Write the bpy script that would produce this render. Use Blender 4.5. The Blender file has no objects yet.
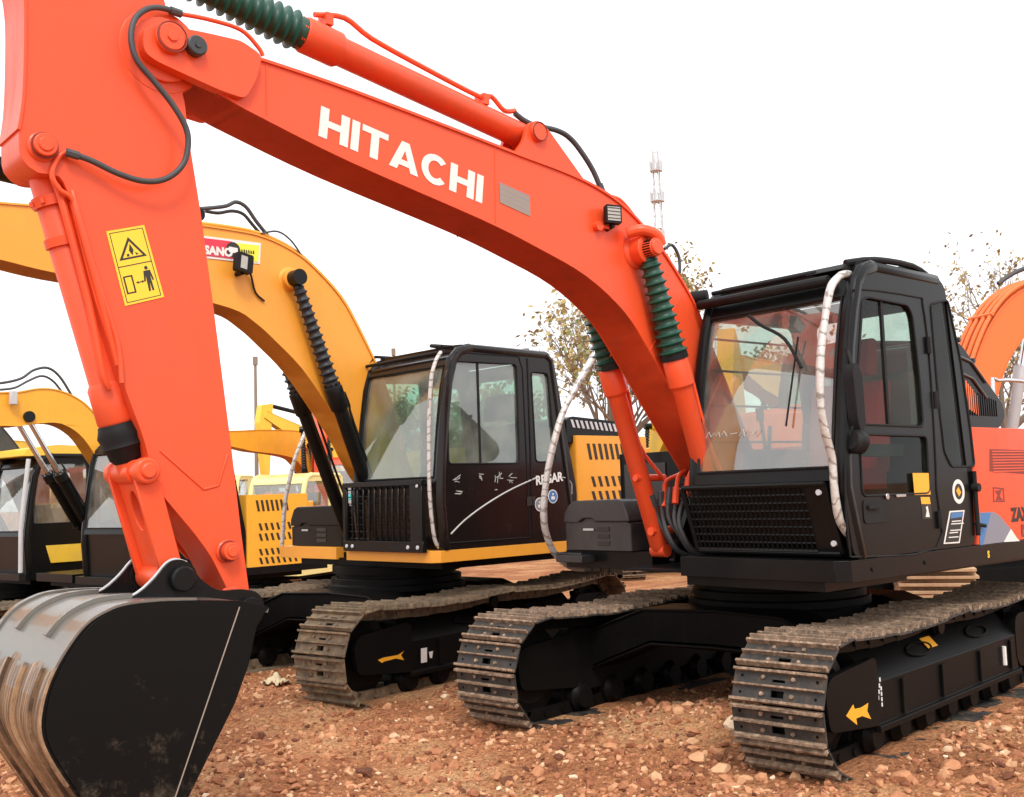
import bpy, bmesh, math, random
from mathutils import Vector, Matrix, noise
from mathutils.geometry import tessellate_polygon
random.seed(7)
PI=math.pi
SC=bpy.context.scene; COL=SC.collection
rad=math.radians
# ------------------------------------------------------------------ camera (surveyed from the photograph)
CAM=Vector((6.586,3.7415,1.4852)); YAW=3.8918; PIT=0.0867; ROL=-0.0332; FPX=1076.68
fw=Vector((math.cos(PIT)*math.cos(YAW),math.cos(PIT)*math.sin(YAW),math.sin(PIT)))
rt=fw.cross(Vector((0,0,1))).normalized(); upv=rt.cross(fw)
rt,upv=(rt*math.cos(ROL)+upv*math.sin(ROL)),(-rt*math.sin(ROL)+upv*math.cos(ROL))
cd=bpy.data.cameras.new('camera'); cam=bpy.data.objects.new('camera',cd); COL.objects.link(cam)
cam.matrix_world=Matrix(((rt.x,upv.x,-fw.x,CAM.x),(rt.y,upv.y,-fw.y,CAM.y),(rt.z,upv.z,-fw.z,CAM.z),(0,0,0,1)))
cd.sensor_width=36; cd.lens=36*FPX/1024; cd.clip_start=.05; cd.clip_end=2000
SC.camera=cam
def ray(px,py): return fw+rt*((px-512)/FPX)-upv*((py-398.5)/FPX)
class Frame:
    """a machine's own axes: x forward, y left, z up"""
    def __init__(s,ox,oy,oz,yaw): s.o=Vector((ox,oy,oz)); s.yaw=yaw; s.m=Matrix.Rotation(yaw,3,'Z')
    def w(s,p): return s.o+s.m@Vector(p)
    def at(s,px,py,y=None,x=None,z=None):
        o=s.m.transposed()@(CAM-s.o); d=s.m.transposed()@ray(px,py)
        t=((y-o.y)/d.y if y is not None else (x-o.x)/d.x if x is not None else (z-o.z)/d.z)
        return o+d*t
    def xz(s,pts,y): return [(lambda q:(q.x,q.z))(s.at(px,py,y=y)) for px,py in pts]
def at_depth(px,py,d): return CAM+ray(px,py)*d

# ------------------------------------------------------------------ materials
def newmat(name):
    m=bpy.data.materials.new(name); m.use_nodes=True; nt=m.node_tree
    b=nt.nodes['Principled BSDF']; return m,nt,b
def N(nt,t,**k):
    n=nt.nodes.new(t)
    for a,v in k.items():
        if a in n.inputs: n.inputs[a].default_value=v
        else: setattr(n,a,v)
    return n
def ramp(nt,fac,stops):
    r=nt.nodes.new('ShaderNodeValToRGB'); e=r.color_ramp.elements
    e[0].position=stops[0][0]; e[0].color=(*stops[0][1],1)
    e[1].position=stops[-1][0]; e[1].color=(*stops[-1][1],1)
    for p,c in stops[1:-1]:
        q=e.new(p); q.color=(*c,1)
    nt.links.new(fac,r.inputs[0]); return r.outputs[0]
def paint(name,col,rough=.35,metal=0,dirt=(.25,.15,.08),dirtamt=.25,scale=3,coat=.0,bump=.0,low=None,spec=.5):
    """painted metal with soft tone variation, dust and fine scuffs"""
    m,nt,b=newmat(name); L=nt.links.new
    tc=N(nt,'ShaderNodeTexCoord')
    n1=N(nt,'ShaderNodeTexNoise',Scale=scale,Detail=6,Roughness=.65); L(tc.outputs['Object'],n1.inputs['Vector'])
    mp=N(nt,'ShaderNodeMapping'); mp.inputs['Scale'].default_value=(1,1,.25); L(tc.outputs['Object'],mp.inputs['Vector'])
    n2=N(nt,'ShaderNodeTexNoise',Scale=scale*7,Detail=4,Roughness=.7); L(mp.outputs[0],n2.inputs['Vector'])
    d=ramp(nt,n1.outputs[0],[(.45,(0,0,0)),(.8,(1,1,1))])
    d2=ramp(nt,n2.outputs[0],[(.5,(0,0,0)),(.85,(1,1,1))])
    mu=N(nt,'ShaderNodeMath',operation='ADD'); L(d,mu.inputs[0]); L(d2,mu.inputs[1])
    ms=N(nt,'ShaderNodeMath',operation='MULTIPLY',use_clamp=True); L(mu.outputs[0],ms.inputs[0]); ms.inputs[1].default_value=dirtamt
    fac=ms.outputs[0]
    if low:  # mud splashed up from the ground, given as (z0,z1,amount)
        sx=N(nt,'ShaderNodeSeparateXYZ'); g=N(nt,'ShaderNodeNewGeometry'); L(g.outputs['Position'],sx.inputs[0])
        mr=N(nt,'ShaderNodeMapRange',clamp=True); L(sx.outputs['Z'],mr.inputs['Value'])
        mr.inputs['From Min'].default_value=low[0]; mr.inputs['From Max'].default_value=low[1]
        mr.inputs['To Min'].default_value=low[2]; mr.inputs['To Max'].default_value=0
        n3=N(nt,'ShaderNodeTexNoise',Scale=9,Detail=6); L(tc.outputs['Object'],n3.inputs['Vector'])
        q=N(nt,'ShaderNodeMath',operation='MULTIPLY'); L(mr.outputs[0],q.inputs[0]); L(n3.outputs[0],q.inputs[1])
        a=N(nt,'ShaderNodeMath',operation='ADD',use_clamp=True); L(q.outputs[0],a.inputs[0]); L(fac,a.inputs[1]); fac=a.outputs[0]
    mx=N(nt,'ShaderNodeMix',data_type='RGBA'); L(fac,mx.inputs[0]); mx.inputs[6].default_value=(*col,1); mx.inputs[7].default_value=(*dirt,1)
    L(mx.outputs[2],b.inputs['Base Color'])
    rr=N(nt,'ShaderNodeMapRange'); L(fac,rr.inputs['Value']); rr.inputs['To Min'].default_value=rough; rr.inputs['To Max'].default_value=min(1,rough+.5)
    L(rr.outputs[0],b.inputs['Roughness'])
    b.inputs['Metallic'].default_value=metal; b.inputs['Coat Weight'].default_value=coat; b.inputs['Coat Roughness'].default_value=.12
    b.inputs['Specular IOR Level'].default_value=spec
    if bump:
        bp=N(nt,'ShaderNodeBump',Strength=bump,Distance=.01); L(n2.outputs[0],bp.inputs['Height']); L(bp.outputs[0],b.inputs['Normal'])
    return m
ORANGE=paint('orange_paint',(.84,.088,.024),.36,dirt=(.42,.10,.055),dirtamt=.40,scale=1.5,coat=.10,bump=.05,spec=.35)
ORANGE2=paint('light_orange_paint',(.86,.17,.03),.42,dirt=(.5,.16,.06),dirtamt=.25,scale=2.2)
REDOR=paint('red_orange_paint',(.80,.09,.035),.5,dirt=(.5,.2,.1),dirtamt=.3)
AMBER=paint('amber_paint',(.86,.36,.035),.38,dirt=(.5,.24,.06),dirtamt=.22,scale=2.2,coat=.08,bump=.03)
AMBER2=paint('deep_amber_paint',(.88,.42,.03),.42,dirt=(.45,.22,.06),dirtamt=.3,scale=2.2)
YELLOW=paint('yellow_paint',(.85,.55,.05),.45,dirt=(.5,.35,.12),dirtamt=.35)
CREAM=paint('cream_yellow_paint',(.82,.70,.30),.5,dirt=(.5,.4,.2),dirtamt=.3)
BLACK=paint('black_paint',(.006,.0065,.007),.30,dirt=(.04,.036,.032),dirtamt=.08,coat=.14,low=(.1,1.0,.02),spec=.14)
BROWNBLK=paint('brown_black_paint',(.010,.0075,.007),.24,dirt=(.05,.032,.02),dirtamt=.10,coat=.22,spec=.2)
CHASSIS=paint('chassis_black',(.005,.005,.005),.42,dirt=(.05,.034,.022),dirtamt=.06,low=(.0,.35,.10),spec=.08)
GREYPL=paint('dark_grey_plastic',(.028,.029,.031),.33,dirt=(.10,.09,.08),dirtamt=.3,bump=.05,coat=.15)
RUBBER=paint('black_rubber',(.010,.010,.011),.55,dirt=(.05,.045,.04),dirtamt=.25,spec=.2)
HOSE=paint('hose_rubber',(.045,.05,.055),.5,dirt=(.14,.13,.12),dirtamt=.3)
GREEN=paint('green_bellows',(.010,.070,.045),.42,dirt=(.02,.03,.03),dirtamt=.35,bump=.1)
NAVY=paint('slate_bellows',(.012,.016,.022),.5,dirt=(.07,.07,.07),dirtamt=.3)
WHITE=paint('white_decal',(.78,.76,.72),.5,dirt=(.5,.35,.3),dirtamt=.12)
CHALK=paint('chalk_mark',(.55,.55,.52),.9,dirt=(.2,.2,.2),dirtamt=.3)
WEED=paint('grey_decal',(.30,.24,.19),.5,dirt=(.2,.1,.06),dirtamt=.15)
STICKY=paint('yellow_sticker',(.90,.60,.03),.4,dirt=(.6,.4,.1),dirtamt=.1)
STICKO=paint('amber_sticker',(.92,.42,.02),.45,dirt=(.6,.3,.1),dirtamt=.1)
LEMON=paint('lemon_sign',(.85,.80,.05),.5,dirtamt=.08)
CRIMSON=paint('crimson_sign',(.70,.03,.07),.5,dirtamt=.08)
INK=paint('black_ink',(.02,.018,.015),.5,dirtamt=.05)
DKRED=paint('dark_red_grille',(.23,.022,.014),.5,dirtamt=.1)
BLUE=paint('blue_decal',(.05,.18,.42),.4,dirt=(.2,.2,.25),dirtamt=.2)
SLATE=paint('slate_decal',(.22,.22,.27),.45,dirt=(.3,.25,.25),dirtamt=.25)
TEAL=paint('teal_paint',(.06,.45,.42),.5,dirtamt=.2)
SEATR=paint('red_seat_cloth',(.45,.02,.02),.8,dirtamt=.1)
SEATB=paint('black_seat_cloth',(.02,.02,.022),.85,dirtamt=.1)
CHROME=paint('chrome_rod',(.62,.63,.65),.16,metal=1,dirtamt=.06)
LAMPG=paint('lamp_glass',(.45,.44,.40),.2,dirt=(.2,.18,.15),dirtamt=.5)
WOOD=paint('pale_wood',(.50,.33,.19),.8,dirt=(.22,.12,.07),dirtamt=.5,bump=.2)
CLOTHM=paint('pale_rag',(.60,.50,.33),.9,dirt=(.4,.25,.12),dirtamt=.3)
STEEL=paint('galvanised_steel',(.55,.56,.58),.5,dirt=(.35,.35,.36),dirtamt=.3)
def wrapmat(name,c1,c2):
    m,nt,b=newmat(name); L=nt.links.new; tc=N(nt,'ShaderNodeTexCoord')
    w=N(nt,'ShaderNodeTexWave',Scale=4,Distortion=14,Detail=4); w.bands_direction='Z'; L(tc.outputs['Object'],w.inputs['Vector'])
    L(ramp(nt,w.outputs[1],[(.02,c2),(.16,c1),(1,c1)]),b.inputs['Base Color']); b.inputs['Roughness'].default_value=.3; b.inputs['Metallic'].default_value=.25
    n=N(nt,'ShaderNodeTexNoise',Scale=45,Detail=3); L(tc.outputs['Object'],n.inputs['Vector'])
    bp=N(nt,'ShaderNodeBump',Strength=.5,Distance=.01); L(n.outputs[0],bp.inputs['Height']); L(bp.outputs[0],b.inputs['Normal']); return m
WRAP=wrapmat('silver_film_wrap',(.60,.58,.55),(.30,.27,.24))
def glassmat(name,tint,gl=.0,alpha=.12,ior=1.5):
    m,nt,b=newmat(name); L=nt.links.new; nt.nodes.remove(b); out=nt.nodes['Material Output']
    tr=N(nt,'ShaderNodeBsdfTransparent'); tr.inputs[0].default_value=(*tint,1)
    g=N(nt,'ShaderNodeBsdfGlossy'); g.inputs['Roughness'].default_value=.02; g.inputs[0].default_value=(.95,.97,.97,1)
    df=N(nt,'ShaderNodeBsdfDiffuse'); df.inputs[0].default_value=(.42,.42,.38,1)
    fr=N(nt,'ShaderNodeFresnel',IOR=ior); ad=N(nt,'ShaderNodeMath',operation='ADD',use_clamp=True); L(fr.outputs[0],ad.inputs[0]); ad.inputs[1].default_value=gl
    ge=N(nt,'ShaderNodeNewGeometry'); iv=N(nt,'ShaderNodeMath',operation='SUBTRACT'); iv.inputs[0].default_value=1; L(ge.outputs['Backfacing'],iv.inputs[1]); fm=N(nt,'ShaderNodeMath',operation='MULTIPLY'); L(ad.outputs[0],fm.inputs[0]); L(iv.outputs[0],fm.inputs[1])
    mx=N(nt,'ShaderNodeMixShader'); L(fm.outputs[0],mx.inputs[0]); L(tr.outputs[0],mx.inputs[1]); L(g.outputs[0],mx.inputs[2])
    tc=N(nt,'ShaderNodeTexCoord'); no=N(nt,'ShaderNodeTexNoise',Scale=4,Detail=6); L(tc.outputs['Object'],no.inputs['Vector'])
    mm=N(nt,'ShaderNodeMapRange',clamp=True); L(no.outputs[0],mm.inputs['Value']); mm.inputs['From Min'].default_value=.4; mm.inputs['From Max'].default_value=.8; mm.inputs['To Min'].default_value=alpha*.4; mm.inputs['To Max'].default_value=alpha*1.6
    m2=N(nt,'ShaderNodeMixShader'); L(mm.outputs[0],m2.inputs[0]); L(mx.outputs[0],m2.inputs[1]); L(df.outputs[0],m2.inputs[2])
    L(m2.outputs[0],out.inputs[0]); return m
GLASS=glassmat('window_glass',(.93,.95,.94),.15,.20)
GLASSG=glassmat('green_window_glass',(.76,.93,.84),.12,.26)
GLASSD=glassmat('dark_side_glass',(.74,.84,.77),.0,.015,1.22)
def trackmat():
    m,nt,b=newmat('track_steel'); L=nt.links.new; tc=N(nt,'ShaderNodeTexCoord')
    n=N(nt,'ShaderNodeTexNoise',Scale=14,Detail=8,Roughness=.7); L(tc.outputs['Object'],n.inputs['Vector'])
    c=ramp(nt,n.outputs[0],[(.3,(.020,.020,.021)),(.52,(.050,.046,.042)),(.66,(.12,.078,.05)),(.85,(.30,.18,.11))])
    L(c,b.inputs['Base Color']); b.inputs['Metallic'].default_value=.25
    L(ramp(nt,n.outputs[0],[(.3,(.35,.35,.35)),(.7,(.85,.85,.85))]),b.inputs['Roughness'])
    n2=N(nt,'ShaderNodeTexNoise',Scale=70,Detail=4); L(tc.outputs['Object'],n2.inputs['Vector'])
    bp=N(nt,'ShaderNodeBump',Strength=.35,Distance=.01); L(n2.outputs[0],bp.inputs['Height']); L(bp.outputs[0],b.inputs['Normal'])
    return m
def mudmat(name,c0,c1,c2,sc=22):
    m,nt,b=newmat(name); L=nt.links.new; tc=N(nt,'ShaderNodeTexCoord')
    n=N(nt,'ShaderNodeTexNoise',Scale=sc,Detail=8,Roughness=.75); L(tc.outputs['Object'],n.inputs['Vector'])
    L(ramp(nt,n.outputs[0],[(.3,c0),(.52,c1),(.75,c2)]),b.inputs['Base Color']); b.inputs['Roughness'].default_value=.8; b.inputs['Metallic'].default_value=.1
    bp=N(nt,'ShaderNodeBump',Strength=.4,Distance=.01); L(n.outputs[0],bp.inputs['Height']); L(bp.outputs[0],b.inputs['Normal'])
    return m
TRACK=trackmat(); GROUSER=mudmat('worn_grouser_edge',(.04,.032,.027),(.26,.175,.115),(.66,.48,.33),30)
GROUSERM=mudmat('muddy_grouser_edge',(.12,.08,.05),(.40,.27,.15),(.60,.45,.26)); TRACKM=mudmat('muddy_track_steel',(.05,.04,.035),(.20,.14,.085),(.36,.25,.14),12)
def bucketshell():
    m,nt,b=newmat('worn_bucket_shell'); L=nt.links.new; tc=N(nt,'ShaderNodeTexCoord'); sx=N(nt,'ShaderNodeSeparateXYZ'); L(tc.outputs['Object'],sx.inputs[0])
    mp=N(nt,'ShaderNodeMapping'); mp.inputs['Scale'].default_value=(1.2,22,1.2); L(tc.outputs['Object'],mp.inputs['Vector'])
    n=N(nt,'ShaderNodeTexNoise',Scale=2.2,Detail=8,Roughness=.7); L(mp.outputs[0],n.inputs['Vector'])
    rust=ramp(nt,n.outputs[0],[(.3,(.02,.014,.010)),(.46,(.10,.055,.030)),(.60,(.38,.23,.125)),(.8,(.62,.46,.30))])
    n2=N(nt,'ShaderNodeTexNoise',Scale=7,Detail=6); L(tc.outputs['Object'],n2.inputs['Vector'])
    a=N(nt,'ShaderNodeMath',operation='MULTIPLY_ADD'); L(n2.outputs[0],a.inputs[0]); a.inputs[1].default_value=.16; L(sx.outputs['Z'],a.inputs[2])
    f=ramp(nt,a.outputs[0],[(.985,(0,0,0)),(1.0,(1,1,1))])
    mx=N(nt,'ShaderNodeMix',data_type='RGBA'); L(f,mx.inputs[0]); L(rust,mx.inputs[6]); mx.inputs[7].default_value=(.23,.215,.19,1)
    L(mx.outputs[2],b.inputs['Base Color'])
    r=N(nt,'ShaderNodeMapRange'); L(f,r.inputs['Value']); r.inputs['To Min'].default_value=.62; r.inputs['To Max'].default_value=.34; L(r.outputs[0],b.inputs['Roughness'])
    me=N(nt,'ShaderNodeMath',operation='MULTIPLY'); L(f,me.inputs[0]); me.inputs[1].default_value=.7; L(me.outputs[0],b.inputs['Metallic'])
    b.inputs['Coat Weight'].default_value=.3
    bp=N(nt,'ShaderNodeBump',Strength=.3,Distance=.01); L(n.outputs[0],bp.inputs['Height']); L(bp.outputs[0],b.inputs['Normal']); return m
SHELL=bucketshell()
def bucketside():
    m,nt,b=newmat('scuffed_bucket_side'); L=nt.links.new; tc=N(nt,'ShaderNodeTexCoord')
    # bare, scuffed metal near the cutting edges of the plate, black paint elsewhere
    sx=N(nt,'ShaderNodeSeparateXYZ'); L(tc.outputs['Object'],sx.inputs[0])
    n=N(nt,'ShaderNodeTexNoise',Scale=9,Detail=8,Roughness=.75); L(tc.outputs['Object'],n.inputs['Vector'])
    n2=N(nt,'ShaderNodeTexNoise',Scale=40,Detail=5,Roughness=.8); L(tc.outputs['Object'],n2.inputs['Vector'])
    mr=N(nt,'ShaderNodeMapRange',clamp=True); L(sx.outputs['Z'],mr.inputs['Value']); mr.inputs['From Min'].default_value=1.0; mr.inputs['From Max'].default_value=.1; mr.inputs['To Min'].default_value=-.19; mr.inputs['To Max'].default_value=.13
    a=N(nt,'ShaderNodeMath',operation='ADD'); L(mr.outputs[0],a.inputs[0]); L(n.outputs[0],a.inputs[1])
    f=ramp(nt,a.outputs[0],[(.50,(0,0,0)),(.68,(.6,.6,.6)),(.8,(1,1,1))])
    c=ramp(nt,n2.outputs[0],[(.35,(.03,.025,.02)),(.55,(.12,.09,.06)),(.8,(.30,.24,.17))])
    mx=N(nt,'ShaderNodeMix',data_type='RGBA'); L(f,mx.inputs[0]); mx.inputs[6].default_value=(.004,.0045,.0045,1); L(c,mx.inputs[7])
    L(mx.outputs[2],b.inputs['Base Color']); b.inputs['Roughness'].default_value=.40; b.inputs['Specular IOR Level'].default_value=.15; b.inputs['Coat Weight'].default_value=.04; b.inputs['Coat Roughness'].default_value=.12; return m
SIDE=bucketside()

# ------------------------------------------------------------------ mesh helpers
def BM(): return bmesh.new()
def box(bm,x0,x1,y0,y1,z0,z1,mi=0):
    v=[bm.verts.new((x,y,z)) for x in (x0,x1) for y in (y0,y1) for z in (z0,z1)]
    for f in ((0,1,3,2),(4,6,7,5),(0,4,5,1),(2,3,7,6),(0,2,6,4),(1,5,7,3)):
        bm.faces.new([v[i] for i in f]).material_index=mi
def plate(bm,outer,holes,fn,t,mi=0):
    """flat plate with openings: fn(u,v,w) -> point, w from 0 to t"""
    loops=[[Vector((u,v,0)) for u,v in outer]]+[[Vector((u,v,0)) for u,v in h] for h in holes]
    flat=[p for l in loops for p in l]; tri=tessellate_polygon(loops)
    a=[bm.verts.new(fn(p.x,p.y,0)) for p in flat]; b=[bm.verts.new(fn(p.x,p.y,t)) for p in flat]
    for i,j,k in tri:
        try:
            bm.faces.new((a[i],a[j],a[k])).material_index=mi; bm.faces.new((b[k],b[j],b[i])).material_index=mi
        except ValueError: pass
    s=0
    for l in loops:
        n=len(l)
        for i in range(n):
            j=(i+1)%n
            try: bm.faces.new((a[s+i],a[s+j],b[s+j],b[s+i])).material_index=mi
            except ValueError: pass
        s+=n
def prism(bm,pts,a0,a1,axis='y',mi=0,holes=()):
    f={'y':lambda u,v,w:(u,a0+w,v),'z':lambda u,v,w:(u,v,a0+w),'x':lambda u,v,w:(a0+w,u,v)}[axis]
    plate(bm,pts,holes,f,a1-a0,mi)
def ring(bm,c,n1,n2,r,n): return [bm.verts.new(c+n1*(r*math.cos(2*PI*i/n))+n2*(r*math.sin(2*PI*i/n))) for i in range(n)]
def tube(bm,pts,r,n=10,mi=0,caps=True):
    pts=[Vector(p) for p in pts]; R=r if isinstance(r,(list,tuple)) else [r]*len(pts)
    t=(pts[1]-pts[0]).normalized(); n1=t.orthogonal().normalized(); prev=None; rings=[]
    for i,p in enumerate(pts):
        t=((pts[min(i+1,len(pts)-1)]-pts[max(i-1,0)])).normalized()
        n1=(n1-t*n1.dot(t)).normalized(); n2=t.cross(n1); rings.append(ring(bm,p,n1,n2,R[i],n))
    for a,b in zip(rings,rings[1:]):
        for i in range(n): bm.faces.new((a[i],a[(i+1)%n],b[(i+1)%n],b[i])).material_index=mi
    if caps:
        bm.faces.new(rings[0][::-1]).material_index=mi; bm.faces.new(rings[-1]).material_index=mi
def cyl(bm,p0,p1,r,n=20,mi=0,r1=None): tube(bm,[p0,p1],[r,r if r1 is None else r1],n,mi)
def lathe(bm,p0,p1,prof,n=20,mi=0):
    """prof: list of (distance fraction, radius) from p0 to p1"""
    p0=Vector(p0);p1=Vector(p1);t=(p1-p0).normalized();n1=t.orthogonal().normalized();n2=t.cross(n1)
    rs=[ring(bm,p0.lerp(p1,f),n1,n2,max(r,.001),n) for f,r in prof]
    for a,b in zip(rs,rs[1:]):
        for i in range(n): bm.faces.new((a[i],a[(i+1)%n],b[(i+1)%n],b[i])).material_index=mi
    bm.faces.new(rs[0][::-1]).material_index=mi; bm.faces.new(rs[-1]).material_index=mi
def smooth(pts,k=5,closed=False):
    P=[Vector(p) for p in pts]; n=len(P); out=[]
    rng=range(n if closed else n-1)
    for i in rng:
        if closed: a,b,c,d=P[i-1],P[i],P[(i+1)%n],P[(i+2)%n]
        else: a,b,c,d=P[max(i-1,0)],P[i],P[i+1],P[min(i+2,n-1)]
        for j in range(k):
            t=j/k; out.append(.5*((2*b)+(c-a)*t+(2*a-5*b+4*c-d)*t*t+(3*b-a-3*c+d)*t**3))
    if not closed: out.append(P[-1])
    return out
def sm2(pts,k=4): return [(p.x,p.y) for p in smooth([(a,b,0) for a,b in pts],k)]
def rounded(pts,r,k=4):
    """round the corners of a 2D polygon"""
    out=[]; n=len(pts)
    for i in range(n):
        p=Vector(pts[i]); a=Vector(pts[i-1])-p; b=Vector(pts[(i+1)%n])-p
        d=min(r,a.length*.45,b.length*.45); a=p+a.normalized()*d; b=p+b.normalized()*d
        for j in range(k+1):
            t=j/k; q=a*(1-t)**2+p*2*t*(1-t)+b*t*t; out.append((q.x,q.y))
    return out
def obj(name,bm,mats,parent=None,rot=None,bevel=0,sharp=38,loc=None,seg=2):
    me=bpy.data.meshes.new(name)
    bmesh.ops.remove_doubles(bm,verts=bm.verts,dist=1e-5)
    bmesh.ops.recalc_face_normals(bm,faces=bm.faces)
    bm.to_mesh(me); bm.free()
    for m in (mats if isinstance(mats,(list,tuple)) else [mats]): me.materials.append(m)
    me.polygons.foreach_set('use_smooth',[True]*len(me.polygons)); me.set_sharp_from_angle(angle=rad(sharp))
    o=bpy.data.objects.new(name,me); COL.objects.link(o)
    if parent: o.parent=parent
    if rot is not None: o.rotation_euler=(0,0,rot)
    if loc is not None: o.location=loc
    if bevel:
        md=o.modifiers.new('bevel','BEVEL'); md.width=bevel; md.segments=seg; md.limit_method='ANGLE'; md.angle_limit=rad(35); md.harden_normals=False
    return o
def thing(name,label,cat,loc=(0,0,0),rz=0,group=None):
    o=bpy.data.objects.new(name,None); COL.objects.link(o); o.location=loc; o.rotation_euler=(0,0,rz); o.empty_display_size=.3
    return tag(o,label,cat,group)
def tag(o,label,cat,group=None,kind=None):
    if label: o['label']=label
    if cat: o['category']=cat
    if group: o['group']=group
    if kind: o['kind']=kind
    return o
def text_into(bm,s,fn,size=1.0,bold=0.0,mi=0,shear=0,t=.002):
    """built-in lettering as thin raised faces; fn(u,v,w) -> point"""
    cu=bpy.data.curves.new('t','FONT'); cu.body=s; cu.size=size; cu.offset=bold; cu.shear=shear; cu.fill_mode='FRONT'; cu.resolution_u=3
    o=bpy.data.objects.new('t',cu); COL.objects.link(o)
    dg=bpy.context.evaluated_depsgraph_get(); me=bpy.data.meshes.new_from_object(o.evaluated_get(dg))
    vs=[bm.verts.new(fn(v.co.x,v.co.y,t)) for v in me.vertices]
    for p in me.polygons:
        try: bm.faces.new([vs[i] for i in p.vertices]).material_index=mi
        except ValueError: pass
    bpy.data.objects.remove(o); bpy.data.curves.remove(cu); bpy.data.meshes.remove(me)

# ------------------------------------------------------------------ undercarriage
XI=1.49; RT=.3654; HT=.706; GA=.995; SW=.5
def track_path(n=47):
    """centre line of the shoe plates, closed, evenly spaced: (x,z,tangent)"""
    rp=RT-.033; pts=[]
    for i in range(41): a=PI/2-PI*i/40; pts.append((XI+rp*math.cos(a),RT+rp*math.sin(a)))
    for i in range(1,40): pts.append((XI-2*XI*i/40,RT-rp))
    for i in range(41): a=-PI/2-PI*i/40; pts.append((-XI+rp*math.cos(a),RT+rp*math.sin(a)))
    for i in range(1,60):
        f=i/60; sag=.030*abs(math.sin(f*PI*2))+.012*math.sin(f*PI)
        pts.append((-XI+2*XI*f,RT+rp-sag))
    L=[0]
    for a,b in zip(pts,pts[1:]+pts[:1]): L.append(L[-1]+math.hypot(b[0]-a[0],b[1]-a[1]))
    out=[]
    for k in range(n):
        s=(k+.3)/n*L[-1]
        i=max(j for j in range(len(L)) if L[j]<=s); i=min(i,len(pts)-1)
        a=pts[i]; b=pts[(i+1)%len(pts)]; f=(s-L[i])/(L[i+1]-L[i]); out.append((a[0]+(b[0]-a[0])*f,a[1]+(b[1]-a[1])*f,math.atan2(b[1]-a[1],b[0]-a[0])))
    return out,L[-1]/n
def track_mesh(seed=1):
    rnd=random.Random(seed); bm=BM(); path,pitch=track_path()
    for x,z,a in path:
        t=Vector((math.cos(a),0,math.sin(a))); nn=Vector((math.sin(a),0,-math.cos(a)))*-1; y=Vector((0,1,0))
        # outward normal: path runs clockwise seen from +y, outward is to its left
        o=Vector((x,0,z)); c=Vector((max(-XI,min(XI,x)),0,RT))
        if (o-c).dot(nn)<0: nn=-nn
        j=rnd.uniform(-.003,.003)
        def bx(t0,t1,y0,y1,n0,n1,mi,tp=0):
            v=[]
            for (tt,nv) in ((t0,n0),(t1,n0),(t1-tp,n1),(t0+tp,n1)):
                for yy in (y0,y1): v.append(bm.verts.new(o+t*tt+nn*(nv+j)+y*yy))
            for f in ((0,1,3,2),(2,3,5,4),(4,5,7,6),(6,7,1,0),(0,2,4,6),(1,7,5,3)):
                bm.faces.new([v[i] for i in f]).material_index=mi
        h=SW/2; p=pitch/2
        # plate, cut by the cleaning slot in the middle
        for y0,y1 in ((-h,-.035),(.035,h)): bx(-p+.006,p-.004,y0,y1,-.006,.004,0)
        bx(-p+.006,-p+.05,-.035,.035,-.006,.004,0); bx(.052,p-.004,-.035,.035,-.006,.004,0); bx(-.022,.018,-.035,.035,-.006,.004,0)
        for tt,w,hh in ((-p+.013,.0095,.031),(.0,.0075,.027),(p-.010,.010,.033)):
            bx(tt-w,tt+w,-h+.004*rnd.random(),h-.004*rnd.random(),.004,hh,1,.003)
        for yy in (-.082,.082):
            for tt in (-.042,.040): cyl(bm,o+t*tt+y*yy+nn*.003,o+t*tt+y*yy+nn*.017,.011,6,1)
        for yy in (-h+.045,h-.045):
            for tt in (-.042,.040): cyl(bm,o+t*tt+y*yy+nn*.003,o+t*tt+y*yy+nn*.0052,.008,8,2)
        for yy in (-.062,.062): bx(-p*.98,p*.98,yy-.018,yy+.018,-.085,-.007,2)
        cyl(bm,o+nn*-.045+t*p+y*-.09,o+nn*-.045+t*p+y*.09,.022,8,2)
    me=bpy.data.meshes.new('track_belt'); bmesh.ops.recalc_face_normals(bm,faces=bm.faces); bm.to_mesh(me); bm.free(); return me
BELT=track_mesh(1)
for m in (TRACK,GROUSER,CHASSIS): BELT.materials.append(m)
BELTM=BELT.copy(); BELTM.materials.clear()
for m in (TRACKM,GROUSERM,CHASSIS): BELTM.materials.append(m)
def wheel_mesh(name,R,w,teeth=0,mat=CHASSIS):
    bm=BM(); h=w/2
    if teeth:
        pts=[]
        for i in range(teeth*4):
            r=R if i%4 in (1,2) else R-.035; a=2*PI*i/(teeth*4); pts.append((r*math.cos(a),r*math.sin(a)))
        prism(bm,pts,-.03,.03)
        lathe(bm,(0,-h,0),(0,h,0),[(0,R*.45),(.1,R*.55),(.5,R*.75),(.9,R*.55),(1,R*.45)],24)
    else:
        lathe(bm,(0,-h,0),(0,h,0),[(0,.05),(.0,R*.72),(.08,R*.78),(.15,R),(.35,R),(.38,R+.02),(.62,R+.02),(.65,R),(.85,R),(.92,R*.78),(1,R*.72),(1,.05)],28)
    bmesh.ops.recalc_face_normals(bm,faces=bm.faces)
    me=bpy.data.meshes.new(name); bm.to_mesh(me); bm.free(); me.materials.append(mat)
    me.polygons.foreach_set('use_smooth',[True]*len(me.polygons)); me.set_sharp_from_angle(angle=rad(35)); return me
IDLER=wheel_mesh('idler_wheel',.285,.15); SPROCK=wheel_mesh('drive_sprocket',.30,.2,21); ROLLER=wheel_mesh('track_roller',.095,.30); CARRIER=wheel_mesh('carrier_roller',.06,.20)
def inst(name,me,parent,loc):
    o=bpy.data.objects.new(name,me); COL.objects.link(o); o.parent=parent; o.location=loc; return o
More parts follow.
